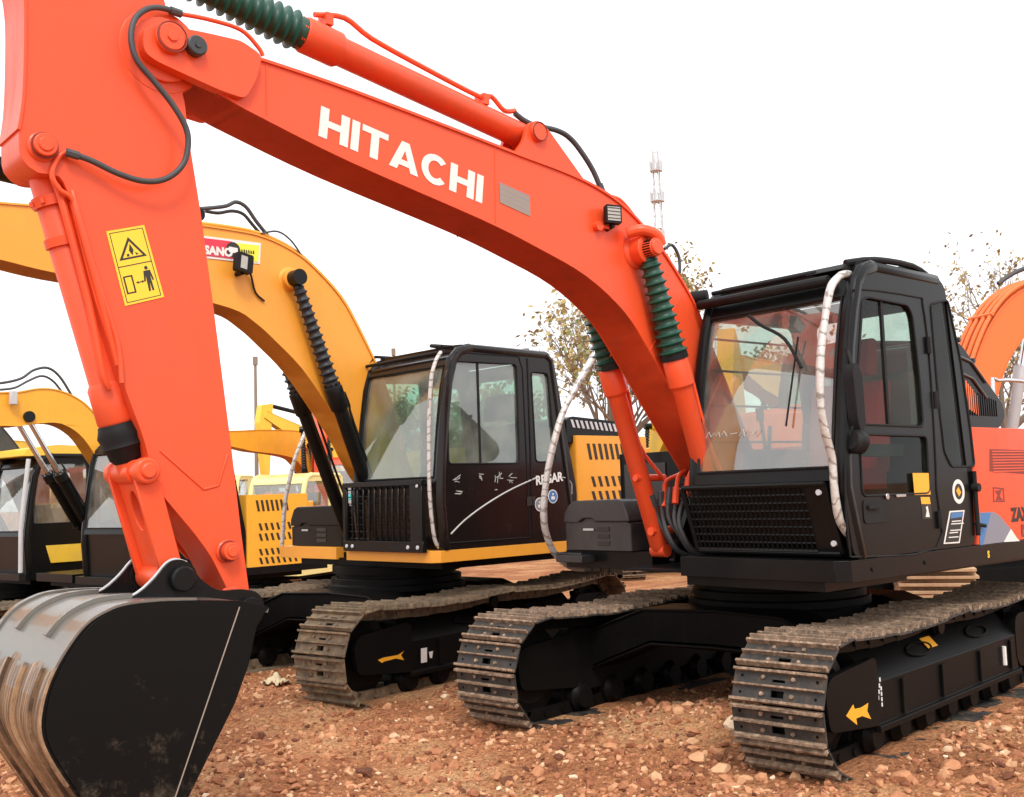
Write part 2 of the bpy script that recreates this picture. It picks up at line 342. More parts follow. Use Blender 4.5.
def side_frame_mesh():
    """track side frame: boxed beam with sloping top, idler cheek plates and bottom flange, for the left side"""
    bm=BM()
    prism(bm,[(-.10,.17),(.19,.17),(.19,.20),(.165,.205),(.165,.42),(.02,.57),(-.10,.57)],-1.08,1.10,'x')
    prism(bm,rounded([(1.08,.20),(1.63,.26),(1.66,.44),(1.60,.52),(1.08,.56)],.05),.135,.178)
    prism(bm,rounded([(1.08,.20),(1.63,.26),(1.66,.44),(1.60,.52),(1.08,.56)],.05),-.12,-.09)
    prism(bm,rounded([(-1.62,.2),(-1.06,.2),(-1.06,.56),(-1.62,.54)],.12),.09,.17)
    lathe(bm,(-XI,.10,RT),(-XI,.215,RT),[(0,.17),(.7,.17),(1,.14)],20)
    # tensioner opening and lightening ovals
    for x in (-.55,.35):
        fn=lambda u,v,w,x=x:(x+u,.0935+.0+v*.72,.495-v*.70+w)
        pts=[(.17*math.cos(a)*1.0,.045*math.sin(a)) for a in [2*PI*i/20 for i in range(20)]]
        pts2=[(.15*math.cos(a),.035*math.sin(a)) for a in [2*PI*i/20 for i in range(20)]]
        plate(bm,pts,[pts2],lambda u,v,w,x=x:(x+u,.095+v*.7+w*.7,.497-v*.75+w*.7),.012)
    for x in (-.95,-.4,.2,.75): box(bm,x-.03,x+.03,.166,.182,.215,.40)
    me=bpy.data.meshes.new('track_frame'); bmesh.ops.remove_doubles(bm,verts=bm.verts,dist=1e-5); bmesh.ops.recalc_face_normals(bm,faces=bm.faces); bm.to_mesh(me); bm.free(); me.materials.append(CHASSIS); return me
SFRAME=side_frame_mesh()
SFRAMER=SFRAME.copy(); SFRAMER.transform(Matrix.Scale(-1,4,(0,1,0))); SFRAMER.flip_normals()
def carbody(parent,simple=False):
    bm=BM()
    # four arched legs running from the slew ring out to the side frames
    for sy in (-1,1):
        for sx in (-1,1):
            prof=[(0,.50),(.45,.50),(.80,.36),(.93,.30),(.93,.53),(.86,.555),(.50,.69),(0,.70)]
            a0,a1=(.50,.84)
            plate(bm,[(u,v) for u,v in prof],[],lambda u,v,w,sx=sx,sy=sy:(sx*(.46+w+u*.12),sy*u,v),.34)
            # thin flanges standing proud along the leg's upper and lower edges
            for k0,off in (((0,.70),(.50,.69),(.86,.555),(.93,.53)),.0),:
                ptsU=list(k0)+[(u,v+.016) for u,v in reversed(k0)]
                plate(bm,ptsU,[],lambda u,v,w,sx=sx,sy=sy:(sx*(.45+w+u*.12),sy*u,v),.365)
            k0=((0,.49),(.45,.49),(.80,.35),(.93,.29)); ptsU=list(k0)+[(u,v-.014) for u,v in reversed(k0)]
            plate(bm,ptsU,[],lambda u,v,w,sx=sx,sy=sy:(sx*(.45+w+u*.12),sy*u,v),.365)
    box(bm,-.56,.56,-.45,.45,.42,.695)
    lathe(bm,(0,0,.69),(0,0,.80),[(0,.60),(.5,.60),(.5,.57),(1,.57)],40)
    o=obj('carbody',bm,CHASSIS,parent,bevel=.006 if not simple else 0)
    bm=BM(); lathe(bm,(0,0,.80),(0,0,.90),[(0,.52),(.35,.52),(.35,.56),(1,.56)],40); obj('slew_ring',bm,CHASSIS,parent)
def undercarriage(root,muddy=False,detail=True):
    for s in (1,-1):
        b=inst('track',BELTM if muddy else BELT,root,(0,s*GA,0))
        if s==-1 : b.rotation_euler=(0,0,0)
        f=inst('track_frame',SFRAME if s==1 else SFRAMER,root,(0,s*GA,0))
        md=f.modifiers.new('bevel','BEVEL'); md.width=.005; md.segments=1; md.limit_method='ANGLE'
        inst('idler_wheel',IDLER,f,(XI,0,RT)); inst('drive_sprocket',SPROCK,f,(-XI,0,RT))
        for i in range(7): inst('track_roller',ROLLER,f,(-1.0+2.05*i/6,0,.14))
        for x in (0,): inst('carrier_roller',CARRIER,f,(x,0,.595))
    carbody(root,not detail)

# ------------------------------------------------------------------ hydraulic pieces
def bellows_prof(n,r0,r1,big):
    out=[(0,r0*.6),(.02,r0)]
    for i in range(n):
        f0=.03+.94*i/n; f1=.03+.94*(i+.5)/n; out+= [(f0,r0),(f1,big)]
    out+=[(.98,r0),(1,r0)]; return out
def cyl_assembly(root,rot,name,p0,p1,f_bel,f_end,rb,rbarrel,mbel,mbar,mcollar,nfold=14,neck=True,eye=.09,rcol=None,grow=1.0):
    """cylinder from rod eye p0 to barrel foot p1; rod boot covers 0..f_bel, barrel from f_bel to 1"""
    p0=Vector(p0);p1=Vector(p1)
    bm=BM(); L=(p1-p0).length; q=p0.lerp(p1,f_bel); rcol=rcol or rbarrel*1.22
    d=(p1-p0).normalized()
    lathe(bm,q,p1,[(0,rcol*.92),(.01,rcol),(.135,rcol),(.15,rbarrel*1.04),(.155,rbarrel),(.97,rbarrel),(1,rbarrel*.7)],24)
    yv=Vector((0,1,0)); cyl(bm,p1-yv*rbarrel*.95,p1+yv*rbarrel*.95,eye*.8,20)
    for i in range(8):
        a=2*PI*i/8; n1=d.orthogonal().normalized(); n2=d.cross(n1); c=q-d*.004+ (n1*math.cos(a)+n2*math.sin(a))*rcol*.8
        cyl(bm,c-d*.018,c,.010,6)
    b=obj(name,bm,mbar,root,rot)
    bm=BM(); 
    prof=[(.0,rb*.7),(.03,rb*.95)]
    for i in range(nfold):
        f0=.04+.93*i/nfold; g=1+(grow-1)*i/nfold; w_=.93/nfold; prof+=[(f0,rb*.80*g),(f0+.30*w_,rb*.88*g),(f0+.48*w_,rb*1.16*g),(f0+.58*w_,rb*1.13*g),(f0+.78*w_,rb*.84*g)]
    prof+=[(.985,rb*.95*grow),(1,rb*.9*grow)]
    if mbel is CHROME: prof=[(0,rb*.6),(1,rb*.6)]
    if nfold==2: prof=[(0,rb*.62),(.12,rb*.8),(.30,rb*.86),(.42,rb*1.05),(.55,rb*.98),(.72,rb*1.08),(.9,rb*.95),(1,rb*.9)]
    lathe(bm,p0+d*eye*.9,q,prof,22); obj('rod_boot',bm,mbel,b,sharp=50)
    bm=BM(); cyl(bm,p0-yv*.075,p0+yv*.075,eye,24); cyl(bm,p0,p0+d*eye*1.3,rb*.6,16)
    obj('rod_eye',bm,mcollar,b)
    return b
def bolt_ring(bm,c,r,n,rb,axis=Vector((0,1,0)),h=.012,mi=0):
    a1=axis.orthogonal().normalized(); a2=axis.cross(a1)
    for i in range(n):
        p=Vector(c)+(a1*math.cos(2*PI*i/n)+a2*math.sin(2*PI*i/n))*r; cyl(bm,p,p+axis*h,rb,6,mi)

def boom(root,rot,top,low,mat,hw=.165,seams=(),name='boom',bosses=(),far=None):
    far=far or hw
    """boxed boom from two profile curves (tip first); webs, overhanging flange plates, weld seams and bosses"""
    top=sm2(top,4); low=sm2(low,4)
    bm=BM(); prism(bm,top+low[::-1],-far,hw)
    def strip(c,off,w,t):
        pts=c+[(x+0.0,z+off) for x,z in reversed(c)]
        prism(bm,pts,-w,w)
    # flanges follow the local normal so they stay an even thickness round the bend
    def flange(c,sgn,w,t):
        out=[]
        for i,(x,z) in enumerate(c):
            a=Vector(c[max(i-1,0)]); b=Vector(c[min(i+1,len(c)-1)]); d=(b-a).normalized(); n=Vector((d.y,-d.x))*sgn; out.append((x+n.x*t,z+n.y*t))
        prism(bm,c+out[::-1],-w-far+hw,w)
    flange(top,-1 if top[0][0]>top[-1][0] else 1,hw+.012,.014); flange(low,1 if low[0][0]>low[-1][0] else -1,hw+.006,.012)
    wr=random.Random(2)
    for c_,d_ in ((top,-.006),(low,.006)):
        for s in ((1,hw),(-1,far)):
            P_=smooth([(x,s[0]*(s[1]+.001),z+d_) for x,z in c_[1:-1]],3); tube(bm,P_,[.0045+.0015*wr.random() for _ in P_],6)
    for x,z0,x1,z1 in seams:
        for s in (1,-1): tube(bm,[(x,s*(hw+.0005),z0),(x1,s*(hw+.0005),z1)],.004,6)
    for x,z,r,h in bosses:
        for s in (1,-1): lathe(bm,(x,s*(hw-.01),z),(x,s*(hw+h),z),[(0,r*1.25),(.15,r*1.22),(.3,r),(.96,r),(1,r*.93)],28)
    return obj(name,bm,mat,root,rot,bevel=.004,seg=1)

# ------------------------------------------------------------------ cab
def strip_surface(bm,prof,y0,y1,t,mi=0):
    """panel bent along prof=[(x,z)...], between y0 and y1"""
    pts=prof+[(x-t,z) for x,z in reversed(prof)]; prism(bm,pts,y0,y1,'y',mi)
def make_cab(root,rot,side,y0,y1,frontx,mat,glass,sideglass,win,rwin,seat=True,seatx=None,divider=None,roofz=None,ws=(1.55,2.55),rail=True,bars=True,grille='wire',front_lo=None,doorline=None,seatmat=SEATR,simple=False,rpost=.045):
    """side: outline [(x,z)] of the left face starting bottom-front going up and over to bottom-rear.
    frontx(z) gives the windscreen plane. win: window loops (left side). rwin: loops of the right side."""
    T=.035
    bm=BM()
    so=rounded(side,.07,4)
    prism(bm,so,y1-T,y1-.004,'y',0,win)
    prism(bm,so,y0+.004,y0+T,'y',0,rwin)
    zt=max(z for x,z in side); zb=min(z for x,z in side)
    # corner posts, rounded
    xr_t=min(x for x,z in side if z>zt-.25); xr_b=min(x for x,z in side if z<zb+.25)
    zs=[zb+(zt-.10-zb)*i/8 for i in range(9)]
    fp=[(frontx(z),z) for z in zs]
    fp2=fp[:-1]+[(frontx(zt-.13),zt-.13),(frontx(zt-.06)-.035,zt-.055),(frontx(zt)-.11,zt-.02)]
    for y in (y0+.035,y1-.035):
        tube(bm,[(x-.03,y,z) for x,z in fp2],[.045]*len(fp2),10)
        rl=[(xr_b+rpost*.7+(xr_t-xr_b)*i/6,y,zb+(zt-.07-zb)*i/6) for i in range(7)]+[(xr_t+.09,y,zt-.025)]
        tube(bm,rl,rpost,10)
        tube(bm,[(frontx(zt)-.10,y,zt-.025),(xr_t+.08,y,zt-.025)],.042,10)
    # roof
    pts=rounded([(xr_t+.03,y0+.02),(frontx(zt)-.03,y0+.02),(frontx(zt)-.03,y1-.02),(xr_t+.03,y1-.02)],.08)
    prism(bm,pts,zt-.045,zt+.008,'z')
    if not simple:
        pts=rounded([(xr_t+.25,y0+.15),(frontx(zt)-.30,y0+.15),(frontx(zt)-.30,y1-.15),(xr_t+.25,y1-.15)],.1)
        prism(bm,pts,zt+.008,zt+.035,'z')
    # front head rail, sill rail
    z0,z1=ws
    strip_surface(bm,[(frontx(z1-.0),z1),(frontx(zt-.10),zt-.10),(frontx(zt)-.06,zt-.03)],y0+.03,y1-.03,.06)
    strip_surface(bm,[(frontx(z0-.07),z0-.07),(frontx(z0),z0)],y0+.03,y1-.03,.05)
    strip_surface(bm,[(frontx(zb)-.03,zb),(frontx(z0-.07)-.03,z0-.07)],y0+.03,y1-.03,.03)
    # rear wall with its window
    rx=lambda z: xr_b+(xr_t-xr_b)*(z-zb)/(zt-zb)
    hole=rounded([(y0+.14,zb+.75),(y1-.14,zb+.75),(y1-.14,zt-.17),(y0+.14,zt-.17)],.06)
    plate(bm,[(y0+.03,zb),(y1-.03,zb),(y1-.03,zt-.05),(y0+.03,zt-.05)],[hole],lambda u,v,w:(rx(v)+.012+w,u,v),.03)
    box(bm,xr_b+.02,frontx(zb)-.05,y0+.03,y1-.03,zb+.01,zb+.05)
    cab=obj('cab',bm,mat,root,rot,bevel=.006 if not simple else 0)
    # glazing
    bm=BM()
    gp=[(frontx(z)-.012,z) for z in [z0-.01+(z1+.02-z0)*i/6 for i in range(7)]]
    strip_surface(bm,gp,y0+.06,y1-.06,.006); obj('windscreen',bm,glass,cab)
    bm=BM(); plate(bm,[(y0+.12,zb+.73),(y1-.12,zb+.73),(y1-.12,zt-.15),(y0+.12,zt-.15)],[],lambda u,v,w:(rx(v)+.024+w,u,v),.005); obj('rear_window',bm,glass,cab)
    def grow(l,g):
        cx=sum(p[0] for p in l)/len(l); cz=sum(p[1] for p in l)/len(l); return [(cx+(x-cx)*g,cz+(z-cz)*g) for x,z in l]
    for l in win:
        bm=BM(); prism(bm,grow(l,1.03),y1-.024,y1-.018); obj('side_window',bm,sideglass,cab)
    for l in rwin:
        bm=BM(); prism(bm,grow(l,1.03),y0+.018,y0+.024); obj('side_window',bm,sideglass,cab)
    # rubber seals round the left windows
    if not simple:
        bm=BM()
        for l in win:
            tube(bm,[(x,y1-.003,z) for x,z in l+[l[0]]],.007,6,caps=False)
        fz=[z0+(z1-z0)*i/5 for i in range(6)]
        loop=[(frontx(z)+.001,y0+.075,z) for z in fz]+[(frontx(z)+.001,y1-.075,z) for z in reversed(fz)]
        tube(bm,loop+[loop[0]],.010,6,caps=False)
        obj('window_seal',bm,RUBBER,cab)
    if seat:
        ym=(y0+y1)/2; xs=(xr_b+frontx(zb))/2-.12 if seatx is None else seatx
        bm=BM(); box(bm,xs-.22,xs+.25,ym-.24,ym+.24,zb+.36,zb+.48,0); box(bm,xs-.12,xs+.12,ym-.18,ym+.18,zb+.05,zb+.36,1)
        prism(bm,rounded([(xs-.26,zb+.46),(xs-.12,zb+.46),(xs-.22,zb+1.02),(xs-.34,zb+1.02)],.04),ym-.24,ym+.24,'y',0)
        prism(bm,rounded([(xs-.34,zb+1.06),(xs-.22,zb+1.06),(xs-.26,zb+1.29),(xs-.36,zb+1.29)],.04),ym-.15,ym+.15,'y',0)
        box(bm,xs-.22,xs+.2,ym+.27,ym+.36,zb+.55,zb+.62,1); box(bm,xs-.22,xs+.3,ym-.42,ym-.27,zb+.05,zb+.62,1)
        obj('operator_seat',bm,[seatmat,SEATB],cab,bevel=.03,seg=3)
        bm=BM()
        for y in (ym-.33,ym+.31): cyl(bm,(xs+.18,y,zb+.6),(xs+.22,y,zb+.82),.012,8); cyl(bm,(xs+.22,y,zb+.8),(xs+.23,y,zb+.88),.024,10)
        for y in (ym-.12,ym+.12): cyl(bm,(xs+.52,y,zb+.05),(xs+.42,y,zb+.75),.012,8)
        xc=frontx(zb)-.20; prism(bm,rounded([(xc-.10,zb+.05),(xc+.02,zb+.05),(xc+.02,zb+.36),(xc-.10,zb+.40)],.02),y0+.06,y0+.20)
        obj('control_levers',bm,SEATB,cab)
    return cab

def simple_quad(pts): return [tuple(p) for p in pts]
def letters_hitachi(bm,A,Bv,C):
    """heavy capitals on the parallelogram: A = lower left, Bv = along the baseline (full width), C = up (cap height)"""
    def poly(pts,ox,w): 
        vs=[bm.verts.new(A+Bv*((ox+u*w)/TOT)+C*v) for u,v in pts]; 
        return vs
    W=dict(H=.98,I=.27,T=.92,A=1.08,C=1.02); gap=.085; s='HITACHI'; TOT=sum(W[c] for c in s)+gap*(len(s)-1); ox=0
    def quad(ox,w,*pts): bm.faces.new([bm.verts.new(A+Bv*((ox+u*w)/TOT)+C*v) for u,v in pts])
    for ch in s:
        w=W[ch]; st=.285/w
        if ch=='H':
            quad(ox,w,(0,0),(st,0),(st,1),(0,1)); quad(ox,w,(1-st,0),(1,0),(1,1),(1-st,1)); quad(ox,w,(st,.39),(1-st,.39),(1-st,.61),(st,.61))
        elif ch=='I': quad(ox,w,(0,0),(1,0),(1,1),(0,1))
        elif ch=='T': quad(ox,w,(0,.79),(1,.79),(1,1),(0,1)); quad(ox,w,(.5-st/2,0),(.5+st/2,0),(.5+st/2,.79),(.5-st/2,.79))
        elif ch=='A':
            quad(ox,w,(0,0),(.27,0),(.5,.70),(.5,1),(.37,1)); quad(ox,w,(.73,0),(1,0),(.63,1),(.5,1),(.5,.70)); quad(ox,w,(.33,.17),(.67,.17),(.605,.37),(.395,.37))
        elif ch=='C':
            n=20; o=[];i_=[]
            for k in range(n+1):
                a=rad(42)+rad(276)*k/n; o.append((.52+.52*math.cos(a)*1.0,.5+.53*math.sin(a))); i_.append((.52+.26*math.cos(a),.5+.31*math.sin(a)))
            for k in range(n): quad(ox,w,o[k],o[k+1],i_[k+1],i_[k])
        ox+=w+gap
exec_order=[]

def slots(bm,fn,nx,nz,w,h,dx,dz,slant=0,mi=0,t=.006,x0=0,z0=0):
    for i in range(nx):
        for k in range(nz):
            u=x0+i*dx; v=z0+k*dz; q=[(u,v),(u+w,v),(u+w+slant,v+h),(u+slant,v+h)]
            plate(bm,q,[],fn,t,mi)
def standard_arm(root,rot,mat,hosemat=HOSE,T=lambda x,z:(x,z)):
    out=[(4.90,3.62),(4.879,3.475),(4.878,3.232),(4.884,3.07),(4.905,2.95),(4.90,2.84),(4.84,2.79),(4.747,2.80),(4.665,2.62),(4.60,2.307),(4.477,1.949),(4.40,1.74),(4.354,1.542),(4.20,1.36),(4.126,1.26),(4.03,1.07),(4.02,.99),(3.965,.975),(3.94,1.02),(3.985,1.35),(4.025,1.706),(4.106,2.352),(4.160,2.75),(4.214,3.082),(4.226,3.213),(4.27,3.36),(4.29,3.55),(4.36,3.80),(4.44,3.98),(4.56,4.02),(4.70,3.93)]
    bm=BM(); o=rounded([T(*p) for p in out],.03,2)
    AW=.118
    prism(bm,o,-AW,AW)
    def edge(pts,w,t):
        c=sm2([T(*p) for p in pts],3); o2=[]
        for i,(x,z) in enumerate(c):
            a=Vector(c[max(i-1,0)]); b=Vector(c[min(i+1,len(c)-1)]); d=(b-a).normalized(); n=Vector((-d.y,d.x)); o2.append((x+n.x*t,z+n.y*t))
        prism(bm,c+o2[::-1],-w,w)
    edge([(4.90,3.62),(4.879,3.475),(4.878,3.232),(4.884,3.07),(4.90,2.95)],.128,.012)
    edge([(4.70,2.70),(4.60,2.307),(4.477,1.949),(4.40,1.74),(4.354,1.542)],.123,.010)
    for p,r,h in (((4.815,2.90),.046,.045),((4.055,1.275),.038,.06),((4.33,3.41),.14,.030),((4.03,1.06),.05,.02)):
        x,z=T(*p)
        for s in (1,-1):
            lathe(bm,(x,s*(AW-.01),z),(x,s*(AW+h),z),[(0,r*1.35),(.3,r*1.3),(.42,r),(.94,r),(1,r*.92)],26)
            lathe(bm,(x,s*(AW-.01+h),z),(x,s*(AW+.007+h),z),[(0,r*.66),(.6,r*.66),(1,r*.58)],20)
    for a,b in (((4.345,1.705),(4.155,1.54)),((4.155,1.54),(4.09,1.555)),((4.09,1.555),(4.045,1.69))):
        for s in (1,-1): tube(bm,[(a[0],s*(AW+.0005),a[1]),(b[0],s*(AW+.0005),b[1])],.006,6)
    return obj('arm',bm,mat,root,rot,bevel=.005,seg=2)
def standard_bucket(root,rot,W=.45,detail=True):
    curve=[(4.03,1.055),(4.13,1.085),(4.235,1.10),(4.45,1.118),(4.60,1.118),(4.680,1.100),(4.756,1.059),(4.822,.98),(4.876,.886),(4.905,.791),(4.909,.705),(4.875,.612),(4.79,.466),(4.66,.25),(4.555,.09)]
    c=sm2(curve,4)
    bm=BM(); inner=[]
    for i,(x,z) in enumerate(c):
        a=Vector(c[max(i-1,0)]); b=Vector(c[min(i+1,len(c)-1)]); d=(b-a).normalized(); n=Vector((d.y,-d.x)); inner.append((x+n.x*.022,z+n.y*.022))
    prism(bm,c+inner[::-1],-W+.004,W-.004,'y',0)
    b=obj('bucket',bm,SHELL,root,rot,bevel=.003,seg=1)
    side=c+[(4.50,.10),(4.45,.22),(4.378,.381),(4.25,.592),(4.185,.70),(4.125,.84),(4.098,.95),(4.08,1.01)]
    for s in (1,-1):
        bm=BM(); prism(bm,side,*( (W-.024,W) if s>0 else (-W,-W+.024)))
        # thicker plate behind the diagonal step, and a grey strip painting in its edge highlight
        d0,d1=(4.16,1.065),(4.52,.17)
        prism(bm,[(x-.012,z) for x,z in c if x>4.17]+[(4.54,.13),(4.165,1.075)],*((W-.01,W+.008) if s>0 else (-W-.008,-W+.01)))
        obj('side_plate',bm,SIDE,b,bevel=.004,seg=2)
        bm=BM(); tube(bm,[(4.165,s*(W+.005),1.07),(4.53,s*(W+.005),.15)],.0042,8); obj('edge_highlight',bm,WEED,b)
    for s in (1,-1):
        y0,y1=(.165,.20) if s>0 else (-.20,-.165)
        bm=BM()
        ear=[(4.64,1.10),(4.56,1.105),(4.47,1.135),(4.40,1.19),(4.352,1.242),(4.31,1.258),(4.262,1.242),(4.21,1.175),(4.13,1.12),(4.02,1.115),(3.955,1.09),(3.925,1.03),(3.95,.965),(4.03,.955),(4.10,1.02),(4.3,1.03),(4.6,1.05)]
        prism(bm,sm2(ear,3),y0,y1)
        lathe(bm,(4.292,s*.16,1.18),(4.292,s*.235,1.18),[(0,.07),(.5,.07),(.5,.052),(.9,.052),(1,.045)],24)
        lathe(bm,(4.0,s*.16,1.03),(4.0,s*.235,1.03),[(0,.08),(.5,.08),(.5,.055),(1,.05)],24)
        e_=obj('bucket_ear',bm,BLACK,b,bevel=.006)
        bm=BM(); ym_=(y0+y1)/2; tube(bm,[(x,ym_,z+.001) for x,z in sm2(ear[:7],3)],.0055,6); obj('worn_edge',bm,STEEL,e_)
    bm=BM()
    def strip(cc,y,w,t,mi=0):
        o2=[]
        for i,(x,z) in enumerate(cc):
            a=Vector(cc[max(i-1,0)]); bb=Vector(cc[min(i+1,len(cc)-1)]); d=(bb-a).normalized(); n=Vector((-d.y,d.x)); o2.append((x+n.x*t,z+n.y*t))
        prism(bm,cc+o2[::-1],y-w,y+w,'y',mi)
    up=[p for p in c if p[0]>4.45 and p[1]>.99]
    for y in (.182,-.182): strip(up,y,.019,.018)
    for y in (W-.02,-W+.02): strip([p for p in c if p[1]>.5 and p[0]>4.3],y,.02,.010)
    lo=[p for p in c if p[1]<.93 and p[0]>4.5]
    for y in (-.30,-.10,.10,.30): strip(lo,y,.035,.014)
    obj('wear_strip',bm,SHELL,b,bevel=.003,seg=1)
    for k in range(5):
        bm=BM(); y=-W+.08+k*(2*W-.16)/4
        prism(bm,[(4.60,.13),(4.55,.13),(4.48,-.04),(4.50,-.05)],y-.035,y+.035); obj('tooth',bm,CHASSIS,b)
    return b
def linkage(root,rot,mat):
    bm=BM(); yv=Vector((0,1,0))
    lathe(bm,(4.42,-.185,1.62),(4.42,.185,1.62),[(0,.046),(.03,.052),(.14,.052),(.16,.042),(.84,.042),(.86,.055),(.97,.055),(1,.048)],24)
    lathe(bm,(4.42,.18,1.62),(4.42,.20,1.62),[(0,.034),(1,.030)],20)
    d=Vector((4.295-4.42,0,1.18-1.62)).normalized(); n=Vector((d.z,0,-d.x))
    o=Vector((4.42,0,1.62)); L=.457
    fn=lambda u,v,w:o+d*v+Vector((0,u,0))+n*(w-.02)
    hole=[(.045*math.cos(a)-.0,.16+.085*math.sin(a)) for a in [2*PI*i/16 for i in range(16)]]
    plate(bm,[(-.125,.0),(.125,.0),(.115,.2),(.10,L),(-.10,L),(-.115,.2)],[hole],fn,.04)
    for s in (1,-1): plate(bm,[(s*.125,.0),(s*.145,.0),(s*.135,L),(s*.11,L)],[],lambda u,v,w:o+d*v+Vector((0,u,0))+n*(w-.05),.10)
    lathe(bm,(4.292,-.150,1.18),(4.292,.150,1.18),[(0,.05),(.03,.056),(.97,.056),(1,.05)],24)
    l=obj('bucket_link',bm,mat,root,rot,bevel=.004,seg=1)
    for s in (1,-1):
        bm=BM(); prism(bm,rounded([(4.455,1.65),(4.46,1.58),(4.09,1.21),(4.03,1.25),(4.04,1.31),(4.38,1.65)],.03),s*.150-.012,s*.150+.012) if False else prism(bm,rounded([(4.44,1.60),(4.43,1.56),(4.10,1.23),(4.05,1.27),(4.07,1.32),(4.38,1.63)],.02),s*.155-.008,s*.155+.008)
        obj('guide_link',bm,mat,l) if s<0 else bm.free()
    return l
def hosepts(F,px,y): return [tuple(F.at(a,b,y=y)) for a,b in px]
def hose(parent,rot,pts,r,mat,name='hose',k=5,ends=None):
    bm=BM(); p=smooth(pts,k); tube(bm,p,r,10)
    if ends:
        for e in ends:
            if e==0: a,b=p[0],p[3]
            else: a,b=p[-1],p[-4]
            cyl(bm,a,a+(b-a)*1.0,r*1.45,8)
    return obj(name,bm,mat,parent,rot)

# =================================================================== the orange excavator in front
HS=-.1088; HF=Frame(0,0,0,HS)
H=thing('excavator','large orange crawler excavator with black cab and lettered boom, nearest the camera','excavator',(0,0,0),0)
undercarriage(H)
# ---- boom
htop=[(4.22,3.50),(4.0,3.475),(3.854,3.470),(3.417,3.436),(2.734,3.359),(2.346,3.312),(2.009,3.275),(1.75,3.225),(1.53,3.145),(1.314,3.009),(1.132,2.847),(.944,2.632),(.80,2.38),(.58,1.98),(.36,1.58),(.26,1.38)]
hlow=[(4.20,3.30),(4.05,3.245),(3.914,3.202),(3.426,3.074),(2.641,2.911),(2.257,2.812),(1.873,2.688),(1.57,2.506),(1.362,2.281),(1.15,2.02),(.92,1.74),(.72,1.50),(.50,1.26)]
Hboom=boom(H,HS,htop,hlow,ORANGE,seams=[(3.86,3.452,3.862,3.215),(2.518,3.322,2.532,2.895),(1.02,2.70,1.36,2.30)],bosses=[(1.45,2.88,.085,.10)],far=.128)
bm=BM()
ear=[(4.445,3.40),(4.435,3.457),(4.37,3.490),(4.18,3.505),(4.0,3.512),(3.90,3.47),(3.93,3.35),(3.985,3.250),(4.10,3.262),(4.261,3.296),(4.39,3.325),(4.437,3.35)]
for s in (1,-1):
    y0,y1=(.150,.205) if s>0 else (-.205,-.150)
    prism(bm,rounded(ear,.03,3),y0,y1)
    lathe(bm,(4.33,s*.2,3.435),(4.33,s*.235,3.435),[(0,.066),(.6,.066),(.7,.058),(1,.055)],24)
    lathe(bm,(4.33,s*.234,3.435),(4.33,s*.243,3.435),[(0,.025),(1,.022)],6)
obj('boom_nose',bm,ORANGE,Hboom,bevel=.006)
for s in (1,-1):
    bm=BM(); lathe(bm,(4.222,s*.2,3.422),(4.222,s*.248,3.422),[(0,.040),(.3,.044),(.9,.044),(1,.038)],20); bolt_ring(bm,(4.222,s*.246 if s>0 else -.25,3.422),.0,1,.014,h=.008)
    obj('grease_cap',bm,GREYPL,Hboom)
# lettering and stripe decal on both faces of the boom
for s in (1,-1):
    bm=BM(); y=s*.1675
    if s>0: A,B,Cc=Vector((3.598,y,3.170)),Vector((2.622,y,2.996))-Vector((3.598,y,3.170)),Vector((3.580-3.598,0,3.315-3.167))
    else: A,B,Cc=Vector((2.622,y,2.996)),Vector((3.598,y,3.170))-Vector((2.622,y,2.996)),Vector((-.02,0,.150))
    letters_hitachi(bm,A,B,Cc); obj('boom_lettering',bm,WHITE,Hboom)
    bm=BM()
    for k in range(4):
        a0,a1=(2.498,3.020+k*.0275),(2.284,2.975+k*.0285)
        if s<0: continue
        plate(bm,[a0,a1,(a1[0]-.0,a1[1]+.021),(a0[0],a0[1]+.021)],[],lambda u,v,w:(u,.1672+w,v),.001)
        plate(bm,[(a0[0],a0[1]+.021),(a1[0],a1[1]+.021),(a1[0],a1[1]+.0285),(a0[0],a0[1]+.0275)],[],lambda u,v,w:(u,.1672+w,v),.001,1)
    if s>0: obj('stripe_decal',bm,[WEED,SLATE],Hboom)
    else: bm.free()
# foot bracket of the arm cylinder on top of the boom
bm=BM()
for s in (1,-1): prism(bm,rounded([(2.36,3.30),(2.26,3.42),(2.22,3.53),(2.14,3.56),(2.07,3.52),(1.74,3.22),(1.9,3.2)],.03),s*.095-.014,s*.095+.014); lathe(bm,(2.157,s*.09,3.485),(2.157,s*.135,3.485),[(0,.055),(.8,.055),(1,.048)],20)
obj('cylinder_bracket',bm,ORANGE,Hboom,bevel=.005)
# elbow lugs where the boom cylinders hang on the boom
for s in (1,-1):
    bm=BM(); cyl(bm,(1.45,s*.165,2.88),(1.45,s*.33,2.88),.055,22)
    tube(bm,smooth([(1.56,s*.20,2.97),(1.50,s*.27,2.985),(1.42,s*.31,2.955),(1.39,s*.31,2.90)],3),.035,10)
    lathe(bm,(1.45,s*.33,2.88),(1.45,s*.345,2.88),[(0,.05),(1,.045)],20)
    obj('cylinder_pin',bm,ORANGE,Hboom,bevel=.004)
def grease(parent,x,y,z,r):
    bm=BM(); tube(bm,[(x+r*math.cos(a),y,z+r*math.sin(a)) for a in [2*PI*i/24 for i in range(25)]],.0038,6,caps=False); o=obj('grease_ring',bm,DKRED,parent)
grease(Hboom,4.33,.2355,3.435,.064); grease(Hboom,2.157,.1355,3.485,.052)
